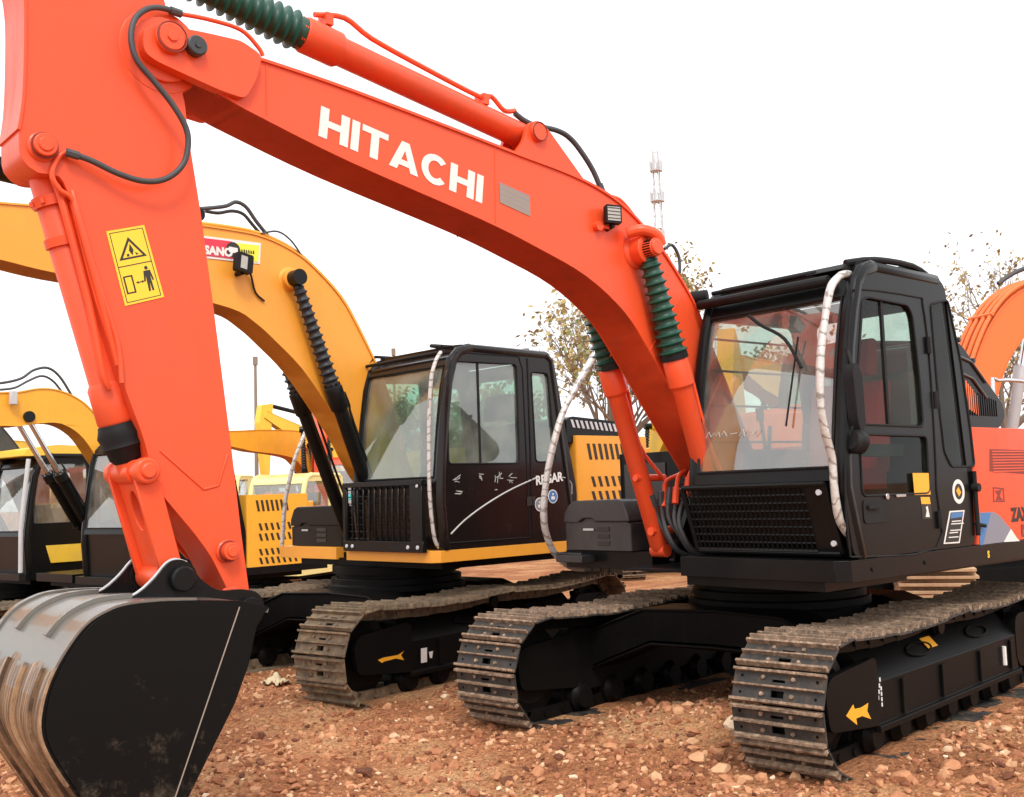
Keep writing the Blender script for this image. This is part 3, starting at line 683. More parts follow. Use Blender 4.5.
# ---- cylinders
for s in (1,-1):
    b=cyl_assembly(H,HS,'boom_cylinder',(1.45,.25 if s>0 else -.30,2.88),(.86,.25 if s>0 else -.27,1.08),.352,1,.058,.060,GREEN,ORANGE,BLACK,11,rcol=.078,grow=1.40,eye=.055)
    bm=BM()  # oil pipe running down the barrel
    q=lambda f,dx,dy:(1.45-.59*f+dx,s*.25+dy,2.88-1.80*f)
    tube(bm,smooth([q(.37,-.09,.02*s),q(.45,-.085,.02*s),q(.62,-.075,.03*s),q(.72,-.12,.03),q(.76,-.17,.03),q(.80,-.14,.03),q(.88,-.12,.02)],3),.013,8)
    tube(bm,[q(.74,.08,0),q(.74,-.20,0)],.022,8); tube(bm,[q(.93,.07,.0),q(.93,-.13,0)],.028,8)
    obj('oil_pipe',bm,ORANGE,b)
    bm=BM(); tube(bm,[q(.354,0,0),q(.33,0,0)],[.085,.080],20); obj('boot_collar',bm,RUBBER,b)
b=cyl_assembly(H,HS,'arm_cylinder',(4.55,0,3.89),(2.157,0,3.485),.405,1,.068,.072,GREEN,ORANGE,ORANGE,17,rcol=.088,eye=.075,grow=1.25)
bm=BM(); tube(bm,smooth([(3.52,.02,3.83),(3.35,.02,3.86),(3.20,.03,3.79),(2.9,.03,3.72),(2.50,.03,3.64),(2.42,.03,3.66),(2.33,.03,3.60),(2.24,.02,3.62)],4),.014,8)
for x,z in ((3.45,3.79),(2.47,3.60)): box(bm,x-.02,x+.02,-.03,.05,z,z+.06)
obj('oil_pipe',bm,ORANGE,b)
b=cyl_assembly(H,HS,'bucket_cylinder',(4.42,0,1.62),(4.80,0,2.92),.155,1,.085,.064,RUBBER,ORANGE,ORANGE,2,rcol=.076,eye=.05)
bm=BM(); 
tube(bm,smooth([(4.76,.06,2.80),(4.735,.10,2.70),(4.63,.10,2.30),(4.575,.10,2.02),(4.545,.09,1.96)],3),.016,8)
tube(bm,smooth([(4.70,.12,2.74),(4.68,.14,2.62),(4.59,.13,2.30),(4.52,.12,2.05)],3),.012,8)
for t in (.03,.05): pass
lathe(bm,(4.745,0,2.74),(4.732,0,2.70),[(0,.08),(1,.08)],22); lathe(bm,(4.70,0,2.575),(4.69,0,2.54),[(0,.074),(1,.074)],22)
bolt_ring(bm,(4.735,.0,2.71),.084,8,.009,axis=Vector((.29,0,.96)),h=.02)
obj('oil_pipe',bm,ORANGE,b)
# ---- arm, link, bucket
Harm=standard_arm(H,HS,ORANGE)
linkage(H,HS,ORANGE)
standard_bucket(H,HS)
grease(Harm,4.815,.145,2.90,.050); grease(Harm,4.055,.145,1.275,.043)
# warning sticker on the arm
y=.1192; tl,tr,br,bl=[HF.at(a,b,y=y) for a,b in ((106,231.5),(144,225),(164,297),(125,306))]
def SQ(u,v,w): p=(tl*(1-u)+tr*u)*(1-v)+(bl*(1-u)+br*u)*v; return p+Vector((0,.0004+w,0))
bm=BM(); plate(bm,[(0,0),(1,0),(1,1),(0,1)],[],SQ,.0012,0)
def ink(pts,holes=()): plate(bm,pts,list(holes),lambda u,v,w:SQ(u,v,w+.0012),.0006,1)
ink([(.06,.03),(.94,.03),(.94,.97),(.06,.97)],[[(.08,.04),(.92,.04),(.92,.96),(.08,.96)]])
ink([(.06,.485),(.94,.485),(.94,.498),(.06,.498)])
ink([(.5,.12),(.86,.41),(.14,.41)],[[(.5,.175),(.76,.385),(.24,.385)]])
ink([(.5,.21),(.56,.30),(.50,.37),(.44,.30)]); ink([(.36,.34),(.42,.34),(.42,.375),(.36,.375)]); ink([(.58,.33),(.66,.36),(.60,.375)])
ink([(.12,.62),(.36,.62),(.36,.86),(.12,.86)],[[(.16,.64),(.32,.64),(.32,.84),(.16,.84)]])
ink([(.40,.735),(.47,.715),(.47,.728),(.56,.728),(.56,.715),(.63,.735),(.56,.755),(.56,.742),(.47,.742),(.47,.755)])
ink([(.745+.045*math.cos(a),.565+.026*math.sin(a)) for a in [2*PI*i/12 for i in range(12)]])
ink([(.66,.60),(.83,.60),(.87,.74),(.83,.745),(.80,.66),(.81,.88),(.76,.88),(.745,.76),(.72,.88),(.67,.88),(.69,.66),(.655,.745),(.615,.74)])
obj('warning_sticker',bm,[STICKY,INK],Harm)
# hose on the arm and steel pipe on the boom nose
h=hose(H,HS,[tuple(HF.at(a,b,y=.15+.05*math.sin(i/14*PI))) for i,(a,b) in enumerate([(66,152),(90,160),(117,173),(143,181),(165,179),(182,166),(188,147),(186,128),(173,105),(154,81),(137,60),(131,38),(135,19),(147,9),(162,8),(181,14)])],.0125,HOSE,ends=(0,1))
hose(h,None,hosepts(HF,[(181,14),(211,20),(241,30),(258,47),(263,56)],.12),.010,ORANGE,'steel_pipe')
hose(h,None,hosepts(HF,[(66,152),(58,158),(52,175),(60,190),(73,200),(84,232),(92,262),(104,300),(118,345),(122,383)],.130),.011,ORANGE,'steel_pipe')
hose(H,HS,[(2.25,.03,3.60),(2.19,.03,3.575),(2.10,.03,3.56),(1.94,.03,3.565),(1.84,.03,3.545),(1.76,.04,3.48),(1.66,.05,3.36),(1.585,.06,3.20)],.016,HOSE,ends=(1,))
hose(H,HS,[(2.05,-.04,3.48),(1.98,-.03,3.47),(1.88,-.02,3.425),(1.80,0,3.34),(1.74,.02,3.22)],.015,HOSE)
hose(H,HS,[(1.62,.10,3.21),(1.50,.10,3.205),(1.38,.10,3.12),(1.32,.10,3.045),(1.20,.10,2.95),(1.02,.10,2.76),(.90,.10,2.60)],.012,ORANGE,'steel_pipe')
hose(H,HS,[(1.60,.05,3.23),(1.46,.05,3.20),(1.34,.06,3.11),(1.30,.06,3.03)],.012,ORANGE,'steel_pipe')
hose(H,HS,[(1.16,.14,2.94),(1.10,.15,2.97),(1.04,.15,2.90),(1.04,.15,2.80)],.010,HOSE)
hose(H,HS,[(3.86,.10,3.49),(3.5,.10,3.465),(3.0,.10,3.41),(2.5,.10,3.35)],.010,ORANGE,'steel_pipe')
# work lamp
bm=BM(); c=HF.at(613,215,y=.22); F=lambda u,v,w:c+Vector((-u,w*.9,v))+Vector((w*.5,0,0))
plate(bm,rounded([(-.065,-.055),(.065,-.045),(.065,.06),(-.065,.05)],.01),[],lambda u,v,w:F(u,v,w-.03),.05,0)
plate(bm,[(-.052,-.042),(.052,-.034),(.052,.048),(-.052,.038)],[],lambda u,v,w:F(u,v,w+.0205),.003,1)
for k in range(4): plate(bm,[(-.05,-.03+k*.02),(.05,-.022+k*.02),(.05,-.019+k*.02),(-.05,-.027+k*.02)],[],lambda u,v,w:F(u,v,w+.024),.003,0)
cyl(bm,c+Vector((.0,-.06,-.075)),c+Vector((0,0,-.06)),.014,8); cyl(bm,c+Vector((.09,-.06,-.07)),c+Vector((.09,-.02,-.07)),.028,14,2); cyl(bm,c+Vector((.09,-.035,-.07)),c+Vector((.0,-.03,-.07)),.01,8,2)
obj('work_lamp',bm,[RUBBER,LAMPG,ORANGE],H,HS)

# ---- deck
bm=BM()
prism(bm,[(1.16,.15),(1.16,1.20),(1.10,1.2645),(-2.0,1.2645),(-2.0,.15)],.955,1.068,'z')
prism(bm,[(.62,-.40),(.62,.15),(-2.0,.15),(-2.0,-.40)],.93,1.0,'z')
prism(bm,[(.80,-1.22),(.80,-.40),(-2.0,-.40),(-2.0,-1.22)],.94,1.062,'z')
prism(bm,[(1.05,-.34),(1.12,-.30),(1.12,.14),(.6,.14),(.6,-.34)],.968,.985,'z')
prism(bm,[(.4,-.5),(.4,1.0),(-1.6,1.0),(-1.6,-.5)],.90,.954,'z')
prism(bm,[(1.13,.17),(1.13,1.12),(.3,1.12),(.3,.17)],.90,.955,'z')
for y in (-.20,.20): prism(bm,rounded([(.85,1.0),(.62,1.42),(.42,1.52),(.22,1.44),(-.3,1.0)],.04),y-.02,y+.02)
for x in (.9,.35): cyl(bm,(x,1.262,1.01),(x,1.272,1.01),.012,8)
deck=obj('upper_deck',bm,BLACK,H,HS,bevel=.006)
bm=BM(); text_into(bm,'S',lambda u,v,w:(-.40-u,1.2655+w,.99+v),.055,.003); obj('chalk_letter',bm,STICKY,deck)
# ---- cab
def fx(z):
    T=[(1.07,1.00),(1.25,1.05),(1.5,1.115),(1.8,1.07),(2.2,1.00),(2.46,.93),(2.62,.865),(2.72,.80)]
    if z<=T[0][0]: return T[0][1]
    for (a,b),(c,d) in zip(T,T[1:]):
        if z<=c: return b+(d-b)*(z-a)/(c-a)
    return T[-1][1]
hside=[(1.06,1.072),(1.10,1.30),(1.112,1.5),(1.07,1.80),(1.0,2.2),(.93,2.46),(.865,2.61),(.78,2.70),(-.02,2.70),(-.11,2.64),(-.19,1.9),(-.275,1.072)]
def pxz(px,y=1.2645): return HF.xz(px,y)
w1=rounded(pxz([(855,424),(857,392),(863,300),(868,297),(908,305),(913,316),(920,378),(924,427)]),.04)
w2=rounded(pxz([(860,434),(927,436),(930,493),(863,496)]),.04)
w3=rounded(pxz([(931,304),(948,300),(952,318),(961,360),(971,430),(975,466),(952,467),(945,452),(939,400)]),.03)
rw=[rounded([(.95,1.45),(.90,2.2),(.83,2.50),(-.02,2.52),(-.10,1.95),(-.12,1.45)],.06)]
Hcab=make_cab(H,HS,hside,.20,1.2645,fx,BLACK,GLASS,GLASSD,[w1,w2,w3],rw,ws=(1.56,2.50),seatx=.42,rpost=.022)
# door shut lines, hinges, window divider, roof rails, visor
bm=BM()
dl=pxz([(851,557),(847,520),(845.5,480),(846,420),(848,350),(852,300),(858,289),(917,297),(923,304),(929,350),(934,420),(937,490),(937,548)])
tube(bm,[(x,1.2635,z) for x,z in smooth([(x,z,0) for x,z in dl],3) for x,z in [(x,z)]] if False else [(p.x,1.2625,p.y) for p in smooth([(x,z,0) for x,z in dl+[dl[0]]],3)],.006,6,caps=False)
a,b=pxz([(891,302),(891,427)]); box(bm,b[0]-.012,b[0]+.012,1.240,1.256,b[1],a[1])
for (px,py) in ((926,345),(933,400),(937,520)):
    x,z=pxz([(px,py)])[0]; cyl(bm,(x-.02,1.27,z-.05),(x-.02,1.27,z+.05),.015,8)
tube(bm,smooth([(.83,1.17,2.70),(.6,1.22,2.735),(.2,1.22,2.745),(-.05,1.2,2.70)],3),.02,8)
prism(bm,rounded([(.90,2.655),(.82,2.70),(.60,2.745),(.55,2.70)],.02),.95,1.18)
prism(bm,rounded([(.22,2.70),(.18,2.765),(.06,2.765),(.02,2.70)],.02),1.06,1.18)
tube(bm,[(.93,.20,2.60),(.93,1.12,2.60)],.030,10)
tube(bm,[(.91,.13,2.66),(.87,.22,2.66)],.042,12)
tube(bm,[(.87,.26,2.67),(.87,1.0,2.67)],.014,8)
# air breather knob at the rear corner
cyl(bm,(-.15,1.2,2.47),(-.22,1.24,2.47),.014,10)
# right-side outside guard bars seen through the windscreen
for z in (1.75,1.98,2.2,2.4): cyl(bm,(.98-.12*(z-1.5),.185,z),(-.12,.185,z+.01),.008,6)
obj('door_trim',bm,RUBBER,Hcab,bevel=.002,seg=1)
# door handle in its recess
bm=BM(); a,b=pxz([(863,500),(890,522)]); prism(bm,rounded([(a[0],b[1]),(b[0],b[1]),(b[0],a[1]),(a[0],a[1])],.03),1.262,1.2665,'y',0); 
box(bm,a[0]-.14,a[0]-.03,1.266,1.283,a[1]-.05,a[1]-.03); cyl(bm,(a[0]-.24,1.262,a[1]+.012),(a[0]-.24,1.272,a[1]+.012),.018,10,1); box(bm,b[0]-.08,b[0]-.18,1.262,1.270,a[1]+.005,a[1]+.02,1)
obj('door_handle',bm,[RUBBER,CHROME],Hcab,bevel=.003)
# folded mirror
bm=BM(); prism(bm,rounded([(1.03,1.72),(1.06,1.80),(1.08,2.05),(1.04,2.12),(.99,2.05),(.98,1.78)],.03),1.27,1.33); tube(bm,[(1.03,1.30,1.80),(1.05,1.26,1.72),(1.06,1.25,1.60)],.016,8); tube(bm,[(1.03,1.30,2.08),(1.0,1.25,2.2)],.012,8)
lathe(bm,(1.07,1.29,1.70),(1.0,1.31,1.68),[(0,.05),(.3,.07),(1,.06)],14)
obj('mirror',bm,RUBBER,Hcab,bevel=.01)
# silver film wrapped grab rail at the front corner
bm=BM(); pts=[]
for a,b,yy in [(855,277,1.17),(846,274,1.20),(838,277.5,1.21),(830,290,1.22),(824.5,322,1.22),(820.5,357,1.22),(820.5,400,1.22),(825,431,1.22),(832,458.6,1.22),(834.5,490,1.22),(839,518,1.22),(846,532,1.22),(855,538,1.24)]: pts.append(tuple(HF.at(a,b,y=yy)))
sp=smooth(pts,5); rr=random.Random(3); tube(bm,sp,[.022+.0025*math.sin(i*.55)*rr.random() for i in range(len(sp))],12); obj('grab_rail',bm,WRAP,Hcab,sharp=80)
# front guard of wire mesh, slanting back to its foot
def GG(y,f,w): # f 0 top..1 bottom
    return Vector((1.175-.115*f+w,y,1.475-.375*f))
bm=BM()
y0g,y1g=.215,1.05
for k in range(9):
    f=.03+.94*k/8; tube(bm,[GG(y0g,f,0),GG(y1g,f,0)],.0075 if k<8 else .013,6)
for k in range(27):
    y=y0g+(y1g-y0g)*k/26; tube(bm,[GG(y,0.01,.006),GG(y,.99,.006)],.0045,6)
for (ya,fa,yb,fb,r) in ((y0g-.01,0,y1g+.13,0,.014),(y0g,1,y1g+.13,1,.014),(y0g-.01,0,y0g,1,.018)): tube(bm,[GG(ya,fa,0),GG(yb,fb,0)],r,8)
plate(bm,[(y1g,0),(y1g+.135,0),(y1g+.15,1),(y1g,1)],[],lambda u,v,w:GG(u,v,w-.006),.012)
for y,f in ((y1g+.09,.12),(y1g+.11,.85)): cyl(bm,GG(y,f,.0),GG(y,f,.018),.016,10,1)
plate(bm,[(.22,0),(1.24,0),(1.24,1),(.22,1)],[],lambda u,v,w:GG(u,v,w-.075),.01)
obj('front_guard',bm,[BLACK,STEEL],Hcab,bevel=.0)
# wiper seen behind the glass
bm=BM(); tube(bm,smooth([(1.0,.62,2.47),(.99,.70,2.40),(1.0,.86,2.30),(1.03,.98,2.12)],4),.010,6); tube(bm,[(1.09,.9,1.8),(1.0,.95,2.3)],.006,6); obj('wiper',bm,RUBBER,Hcab)
# stickers on the cab side
bm=BM()
def ylab(px,mi,off=.0008,t=.001): plate(bm,pxz(px),[],lambda u,v,w:(u,1.2605+off+w,v),t,mi)
ylab([(912.5,473),(928.5,473),(930.5,494.5),(914.5,495)],0,.004)
ylab([(921,497),(930,497),(931,504),(922,504)],2); ylab([(921.5,504),(931,504),(932.5,519),(923,519)],1,.001); ylab([(926,507),(928,506),(929,512),(930,517),(926,517),(927,511)],3,.002)
cx,cz=pxz([(959,491.5)])[0]
def disc(cx,cz,r,n=28): return [(cx+r*math.cos(2*PI*i/n),cz+r*math.sin(2*PI*i/n)) for i in range(n)]
plate(bm,disc(cx,cz,.073),[disc(cx,cz,.048)],lambda u,v,w:(u,1.2612+w,v),.001,3)
plate(bm,disc(cx,cz,.048),[],lambda u,v,w:(u,1.2612+w,v),.0006,1)
plate(bm,[(cx-.03,cz-.006),(cx,cz-.03),(cx+.03,cz+.006),(cx,cz+.028)],[],lambda u,v,w:(u,1.2622+w,v),.0006,0)
ylab([(950,511),(965,510),(960,543),(944,544)],3,.001); ylab([(951,512.5),(963.5,511.5),(959,541.5),(945.5,542.5)],1,.0022); ylab([(951.5,513),(963,512),(962,517),(950.5,518.5)],4,.0034)
for k,(a,b) in enumerate(((521,6.5),(523.5,9),(530,8),(532.5,6),(537,7))): ylab([(952-k*.8,a),(952-k*.8+b*1.4,a-.8),(952-k*.8+b*1.4,a+.2),(952-k*.8,a+1)],3,.0035)
obj('cab_stickers',bm,[STICKO,INK,STICKO,WHITE,BLUE],Hcab)
# scribbled chalk marks on the windscreen
bm=BM()
def scrib(F,root,pts,x=None,y=None,r=.004):
    tube(bm,[F.at(a,b,x=x,y=y) for a,b in pts],r,5)
for pts in ([(706,438),(709,432),(711,437),(714,433)],[(716,436),(719,432),(720,437)],[(722,435),(724,431),(727,436)],[(730,434),(737,433)],[(739,436),(743,429),(745,436)],[(748,434),(752,431),(753,436),(757,429)]): scrib(HF,None,pts,x=1.082,r=.0025)
obj('chalk_marks',bm,CHALK,Hcab)
# ---- rear body
bm=BM()
prism(bm,rounded([(-.295,.9),(-.305,1.262),(-1.48,1.262),(-1.48,.9)],.03),1.072,1.79,'z')
side_body=obj('side_door',bm,ORANGE,H,HS,bevel=.035,seg=3)
bm=BM(); a=[(x,z) for x,z in pxz([(990,449),(1040,450.5),(1040,475),(990,471)])]; plate(bm,a,[],lambda u,v,w:(u,1.2625+w,v),.002,0)
for k in range(8):
    z=a[0][1]-.015-.018*k; box(bm,a[0][0]-.02,a[1][0]+.02,1.2645,1.267,z-.004,z+.003,1)
e=pxz([(993,487),(1004,488),(1005,502),(993.5,502)]); plate(bm,e,[[(e[0][0]*.9+e[2][0]*.1,e[0][1]*.9+e[2][1]*.1),(e[1][0]*.9+e[3][0]*.1,e[1][1]*.9+e[3][1]*.1),(e[2][0]*.9+e[0][0]*.1,e[2][1]*.9+e[0][1]*.1),(e[3][0]*.9+e[1][0]*.1,e[3][1]*.9+e[1][1]*.1)]],lambda u,v,w:(u,1.2625+w,v),.001,0)
plate(bm,pxz([(995,491),(1002,489.5),(1000,496),(1003,500),(996,500),(998,495)]),[],lambda u,v,w:(u,1.2625+w,v),.001,0)
plate(bm,pxz([(980,512.5),(994,512),(1000,516),(1011,529),(1004,542),(980,545)]),[],lambda u,v,w:(u,1.2625+w,v),.001,2)
plate(bm,pxz([(981,513),(991,512.5),(983,545),(980,545)]),[],lambda u,v,w:(u,1.2637+w,v),.001,3)
plate(bm,pxz([(1011,529),(1017,538),(1020,541),(1004,542)]),[],lambda u,v,w:(u,1.2637+w,v),.001,4)
o=pxz([(1012,521)])[0]; text_into(bm,'ZAXIS',lambda u,v,w:(o[0]-u,1.263+w,o[1]+v),.115,.006,5)
o=pxz([(1021,536)])[0]; text_into(bm,'120',lambda u,v,w:(o[0]-u,1.263+w,o[1]+v),.10,.006,0)
obj('side_decals',bm,[DKRED,ORANGE,SLATE,BLUE,WHITE,INK],side_body)
bm=BM(); pts=[(-1.49,-1.2),(-1.49,1.2)]+[(-1.55-.55*math.cos(a),1.2*math.sin(a)) for a in [PI/2-PI*i/16 for i in range(17)]]
prism(bm,pts,1.0,1.78,'z'); obj('counterweight',bm,ORANGE,H,HS,bevel=.05,seg=3)
bm=BM(); prism(bm,rounded([(-.32,-1.2),(-.32,.88),(-1.48,.88),(-1.48,-1.2)],.03),1.07,1.74,'z'); obj('engine_hood',bm,ORANGE,H,HS,bevel=.04,seg=3)
bm=BM()
prof=rounded([(-.62,1.80),(-.62,2.38),(-1.30,2.47),(-1.40,2.44),(-1.99,2.02),(-2.01,1.93),(-1.90,1.84)],.05,3)
prism(bm,prof,.12,.70); 
for k in range(10):
    y=.14+.06*k
    tube(bm,[(-1.62,y,2.285),(-1.98,y,2.035)],.014,6)
tube(bm,[(-1.36,.11,2.475),(-1.36,.71,2.475)],.02,8); tube(bm,[(-1.56,.11,2.335),(-1.56,.71,2.335)],.02,8)
for k in range(16): box(bm,-1.36-.034*k-.007,-1.36-.034*k+.007,.700,.707,1.93,2.14-.006*k,0)
for za,zb_ in ((2.34,2.24),(2.22,2.12)): tube(bm,[(-.7,.705,za+.02),(-1.30,.705,za+.02),(-1.52,.705,za-.02),(-1.72,.705,zb_-.06)],.012,6,2)
for k in range(6): box(bm,-1.42-.03*k-.008,-1.42-.03*k+.008,.700,.706,1.98-.01*k,2.18-.02*k,1)
ec=obj('engine_cover',bm,[BLACK,ORANGE2,GREYPL],H,HS,bevel=.012)
bm=BM(); box(bm,-1.9,-1.35,.2,.6,1.74,1.86); obj('cover_base',bm,DKRED,ec,bevel=.01)
bm=BM(); tube(bm,[(-.285,1.275,1.13),(-.285,1.275,1.52)],.014,8); 
lathe(bm,(-.29,1.262,1.42),(-.29,1.30,1.42),[(0,.03),(1,.026)],12); tube(bm,[(-.27,1.27,1.20),(-.36,1.285,1.185)],.012,8); obj('door_latch',bm,RUBBER,side_body)
# ---- right side: fuel tank, tool box, step and wrapped handrail
bm=BM(); prism(bm,rounded([(.28,-1.17),(.28,-.46),(-.30,-.46),(-.30,-1.17)],.04),1.065,1.74,'z'); box(bm,.284,.292,-1.10,-.70,1.36,1.66,1); obj('fuel_tank',bm,[BLACK,GREYPL],H,HS,bevel=.02)
def toolbox(root,rot,x,ya,yb,z0,zm,z1,mat):
    bm=BM()
    prism(bm,rounded([(x,ya),(x,yb),(x-.52,yb),(x-.52,ya)],.03),z0,zm-.008,'z')
    for k in range(3):
        box(bm,x-.004,x+.006,ya+.52*(yb-ya),ya+.70*(yb-ya),z0+.035+.048*k,z0+.065+.048*k,1)
    box(bm,x-.48,x-.012,ya+.03,yb-.03,zm-.01,zm+.04)
    b=obj('tool_box',bm,[mat,INK],root,rot,bevel=.014)
    bm=BM(); m=(ya+yb)/2
    # lid: chamfered, with a stepped lower edge
    lid=[(ya,zm),(ya+.16,zm),(ya+.20,zm+.022),(ya+.28,zm+.022),(ya+.32,zm),(yb,zm),(yb-.01,zm+.05),(yb-.05,z1-.01),(yb-.10,z1),(ya+.12,z1-.005),(ya+.06,z1-.03),(ya+.01,zm+.06)]
    prism(bm,lid,x-.50,x+.008,'x'); obj('box_lid',bm,mat,b,bevel=.018,seg=3)
    bm=BM(); box(bm,x+.007,x+.012,ya+.2,ya+.30,z0+.135,z0+.15); 
    obj('latch',bm,STEEL,b)
    return b
toolbox(H,HS,.86,-1.165,-.53,1.068,1.262,1.415,GREYPL)
bm=BM(); box(bm,.55,.93,-1.19,-.93,.985,1.035)
for k in range(11): prism(bm,[(-1.19+.023*k,1.036),(-1.179+.023*k,1.056),(-1.168+.023*k,1.036)],.91,.93,'x')
obj('step',bm,GREYPL,H,HS,bevel=.004)
def wraprail(F,root,rot,px,y,r,name='handrail'):
    bm=BM(); sp=smooth([tuple(F.at(a,b,y=y)) for a,b in px],5); q=random.Random(5); tube(bm,sp,[r+.002*math.sin(i*.6)*q.random() for i in range(len(sp))],12); return obj(name,bm,WRAP,root,rot,sharp=80)
wraprail(HF,H,HS,[(594.5,354.5),(575,388.7),(562,415),(552,450.7),(545.5,486.6),(544,522.5),(552,548.6),(563,561),(572,567),(583,568)],-1.26,.025)
# hoses and valves between boom foot and cab
for k,(dx,dy) in enumerate(((0,0),(.03,.045),(-.02,.09),(.02,.14),(.04,.18))):
    q=[(.98-.04*k,-.24+dy+.02,1.44+.02*k),(.93,-.22+dy,1.30),(.90+dx,-.18+dy,1.18),(.84+dx,-.15+dy,1.08),(.70,-.12+dy,1.01)]
    hose(H,HS,q,.014,HOSE,ends=(0,))
bm=BM()
for p in ([(.62,-.20,1.60),(.74,-.20,1.56),(.86,-.20,1.52),(.90,-.18,1.44),(.93,-.16,1.36)],[(.60,-.10,1.62),(.72,-.10,1.60),(.86,-.08,1.56),(.92,-.06,1.48),(.95,-.05,1.38)],[(.55,.02,1.66),(.70,.04,1.68),(.86,.06,1.62),(.95,.07,1.54),(.98,.07,1.42)],[(.5,.12,1.62),(.72,.13,1.60),(.90,.13,1.55),(.98,.13,1.45)]):
    tube(bm,smooth(p,4),.014,8); 
    lathe(bm,p[-2],p[-1],[(0,.022),(1,.022)],8)
obj('valve_pipes',bm,ORANGE,H,HS)
# track frame decals: yellow arrow and white letters
fr=[o for o in H.children if o.name.startswith('track_frame')][0]
bm=BM()
WF=Frame(0,0,0,0)
def fw_(px,y=1.1735): return [(q.x,q.z-0) for q in (WF.at(a,b,y=y) for a,b in px)]
ar=fw_([(846,716),(853,704.5),(854.5,709),(861,707.5),(868,703),(867,711),(871,719),(862,716),(856,718.5),(857,725)])
plate(bm,ar,[],lambda u,v,w:(u,.1785+w,v),.0015,0)
plate(bm,fw_([(938,646.5),(954,649.5),(956,646),(944,644)],1.13) ,[],lambda u,v,w:(u,.172+w,v),.0015,0) if False else None
obj('arrow_decal',bm,STICKO,fr); bm=BM()
plate(bm,[(.10,0),(.24,0),(.24,1),(.10,1)],[],lambda u,v,w:(u,.06+.05*v,.535-.052*v+w+.006),.002,0)
obj('caution_decal',bm,STICKO,fr); bm=BM()
for k in range(5): box(bm,1.078-.01*k-.012,1.078-.01*k,.166,.1685,.30+.03*k,.322+.03*k,1)
for k in range(4): box(bm,1.02-.003,1.02+.01,.166,.1685,.29+.028*k,.310+.028*k,1)
obj('letter_decal',bm,[STICKO,WHITE],fr)
bm=BM(); tube(bm,[(-.78,.184,.26),(-.78,.184,.38)],.014,6); obj('grease_fitting',bm,WHITE,fr)

# =================================================================== the yellow excavators
def mfx(z):
    T=[(.98,.50),(1.5,.545),(1.67,.525),(2.06,.48),(2.44,.42),(2.58,.36),(2.66,.30)]
    if z<=T[0][0]: return T[0][1]
    for (a,b),(c,d) in zip(T,T[1:]):
        if z<=c: return b+(d-b)*(z-a)/(c-a)
    return T[-1][1]
MSIDE=[(.50,1.058),(.545,1.45),(.525,1.67),(.48,2.06),(.42,2.44),(.36,2.57),(.28,2.655),(-.68,2.665),(-.78,2.60),(-.90,2.0),(-1.01,1.5),(-1.0,1.058)]
MW=[[(.425,2.42),(.36,2.53),(-.33,2.545),(-.33,1.72),(.44,1.72)],[(-.50,2.49),(-.70,2.49),(-.76,1.73),(-.52,1.73)]]
MRW=[[(.42,1.5),(.36,2.45),(-.2,2.48),(-.2,1.5)],[(-.34,1.6),(-.34,2.45),(-.66,2.45),(-.76,1.6)]]
def side_slots(bm,x0,z0,nx,nz,w,h,dx,dz,y,slant=.0,mi=1):
    for k in range(nz):
        for i in range(nx):
            x=x0-i*dx; z=z0-k*dz; plate(bm,[(x,z),(x-w,z),(x-w-slant,z-h),(x-slant,z-h)],[],lambda u,v,w_:(u,y+w_,v),.003,mi)
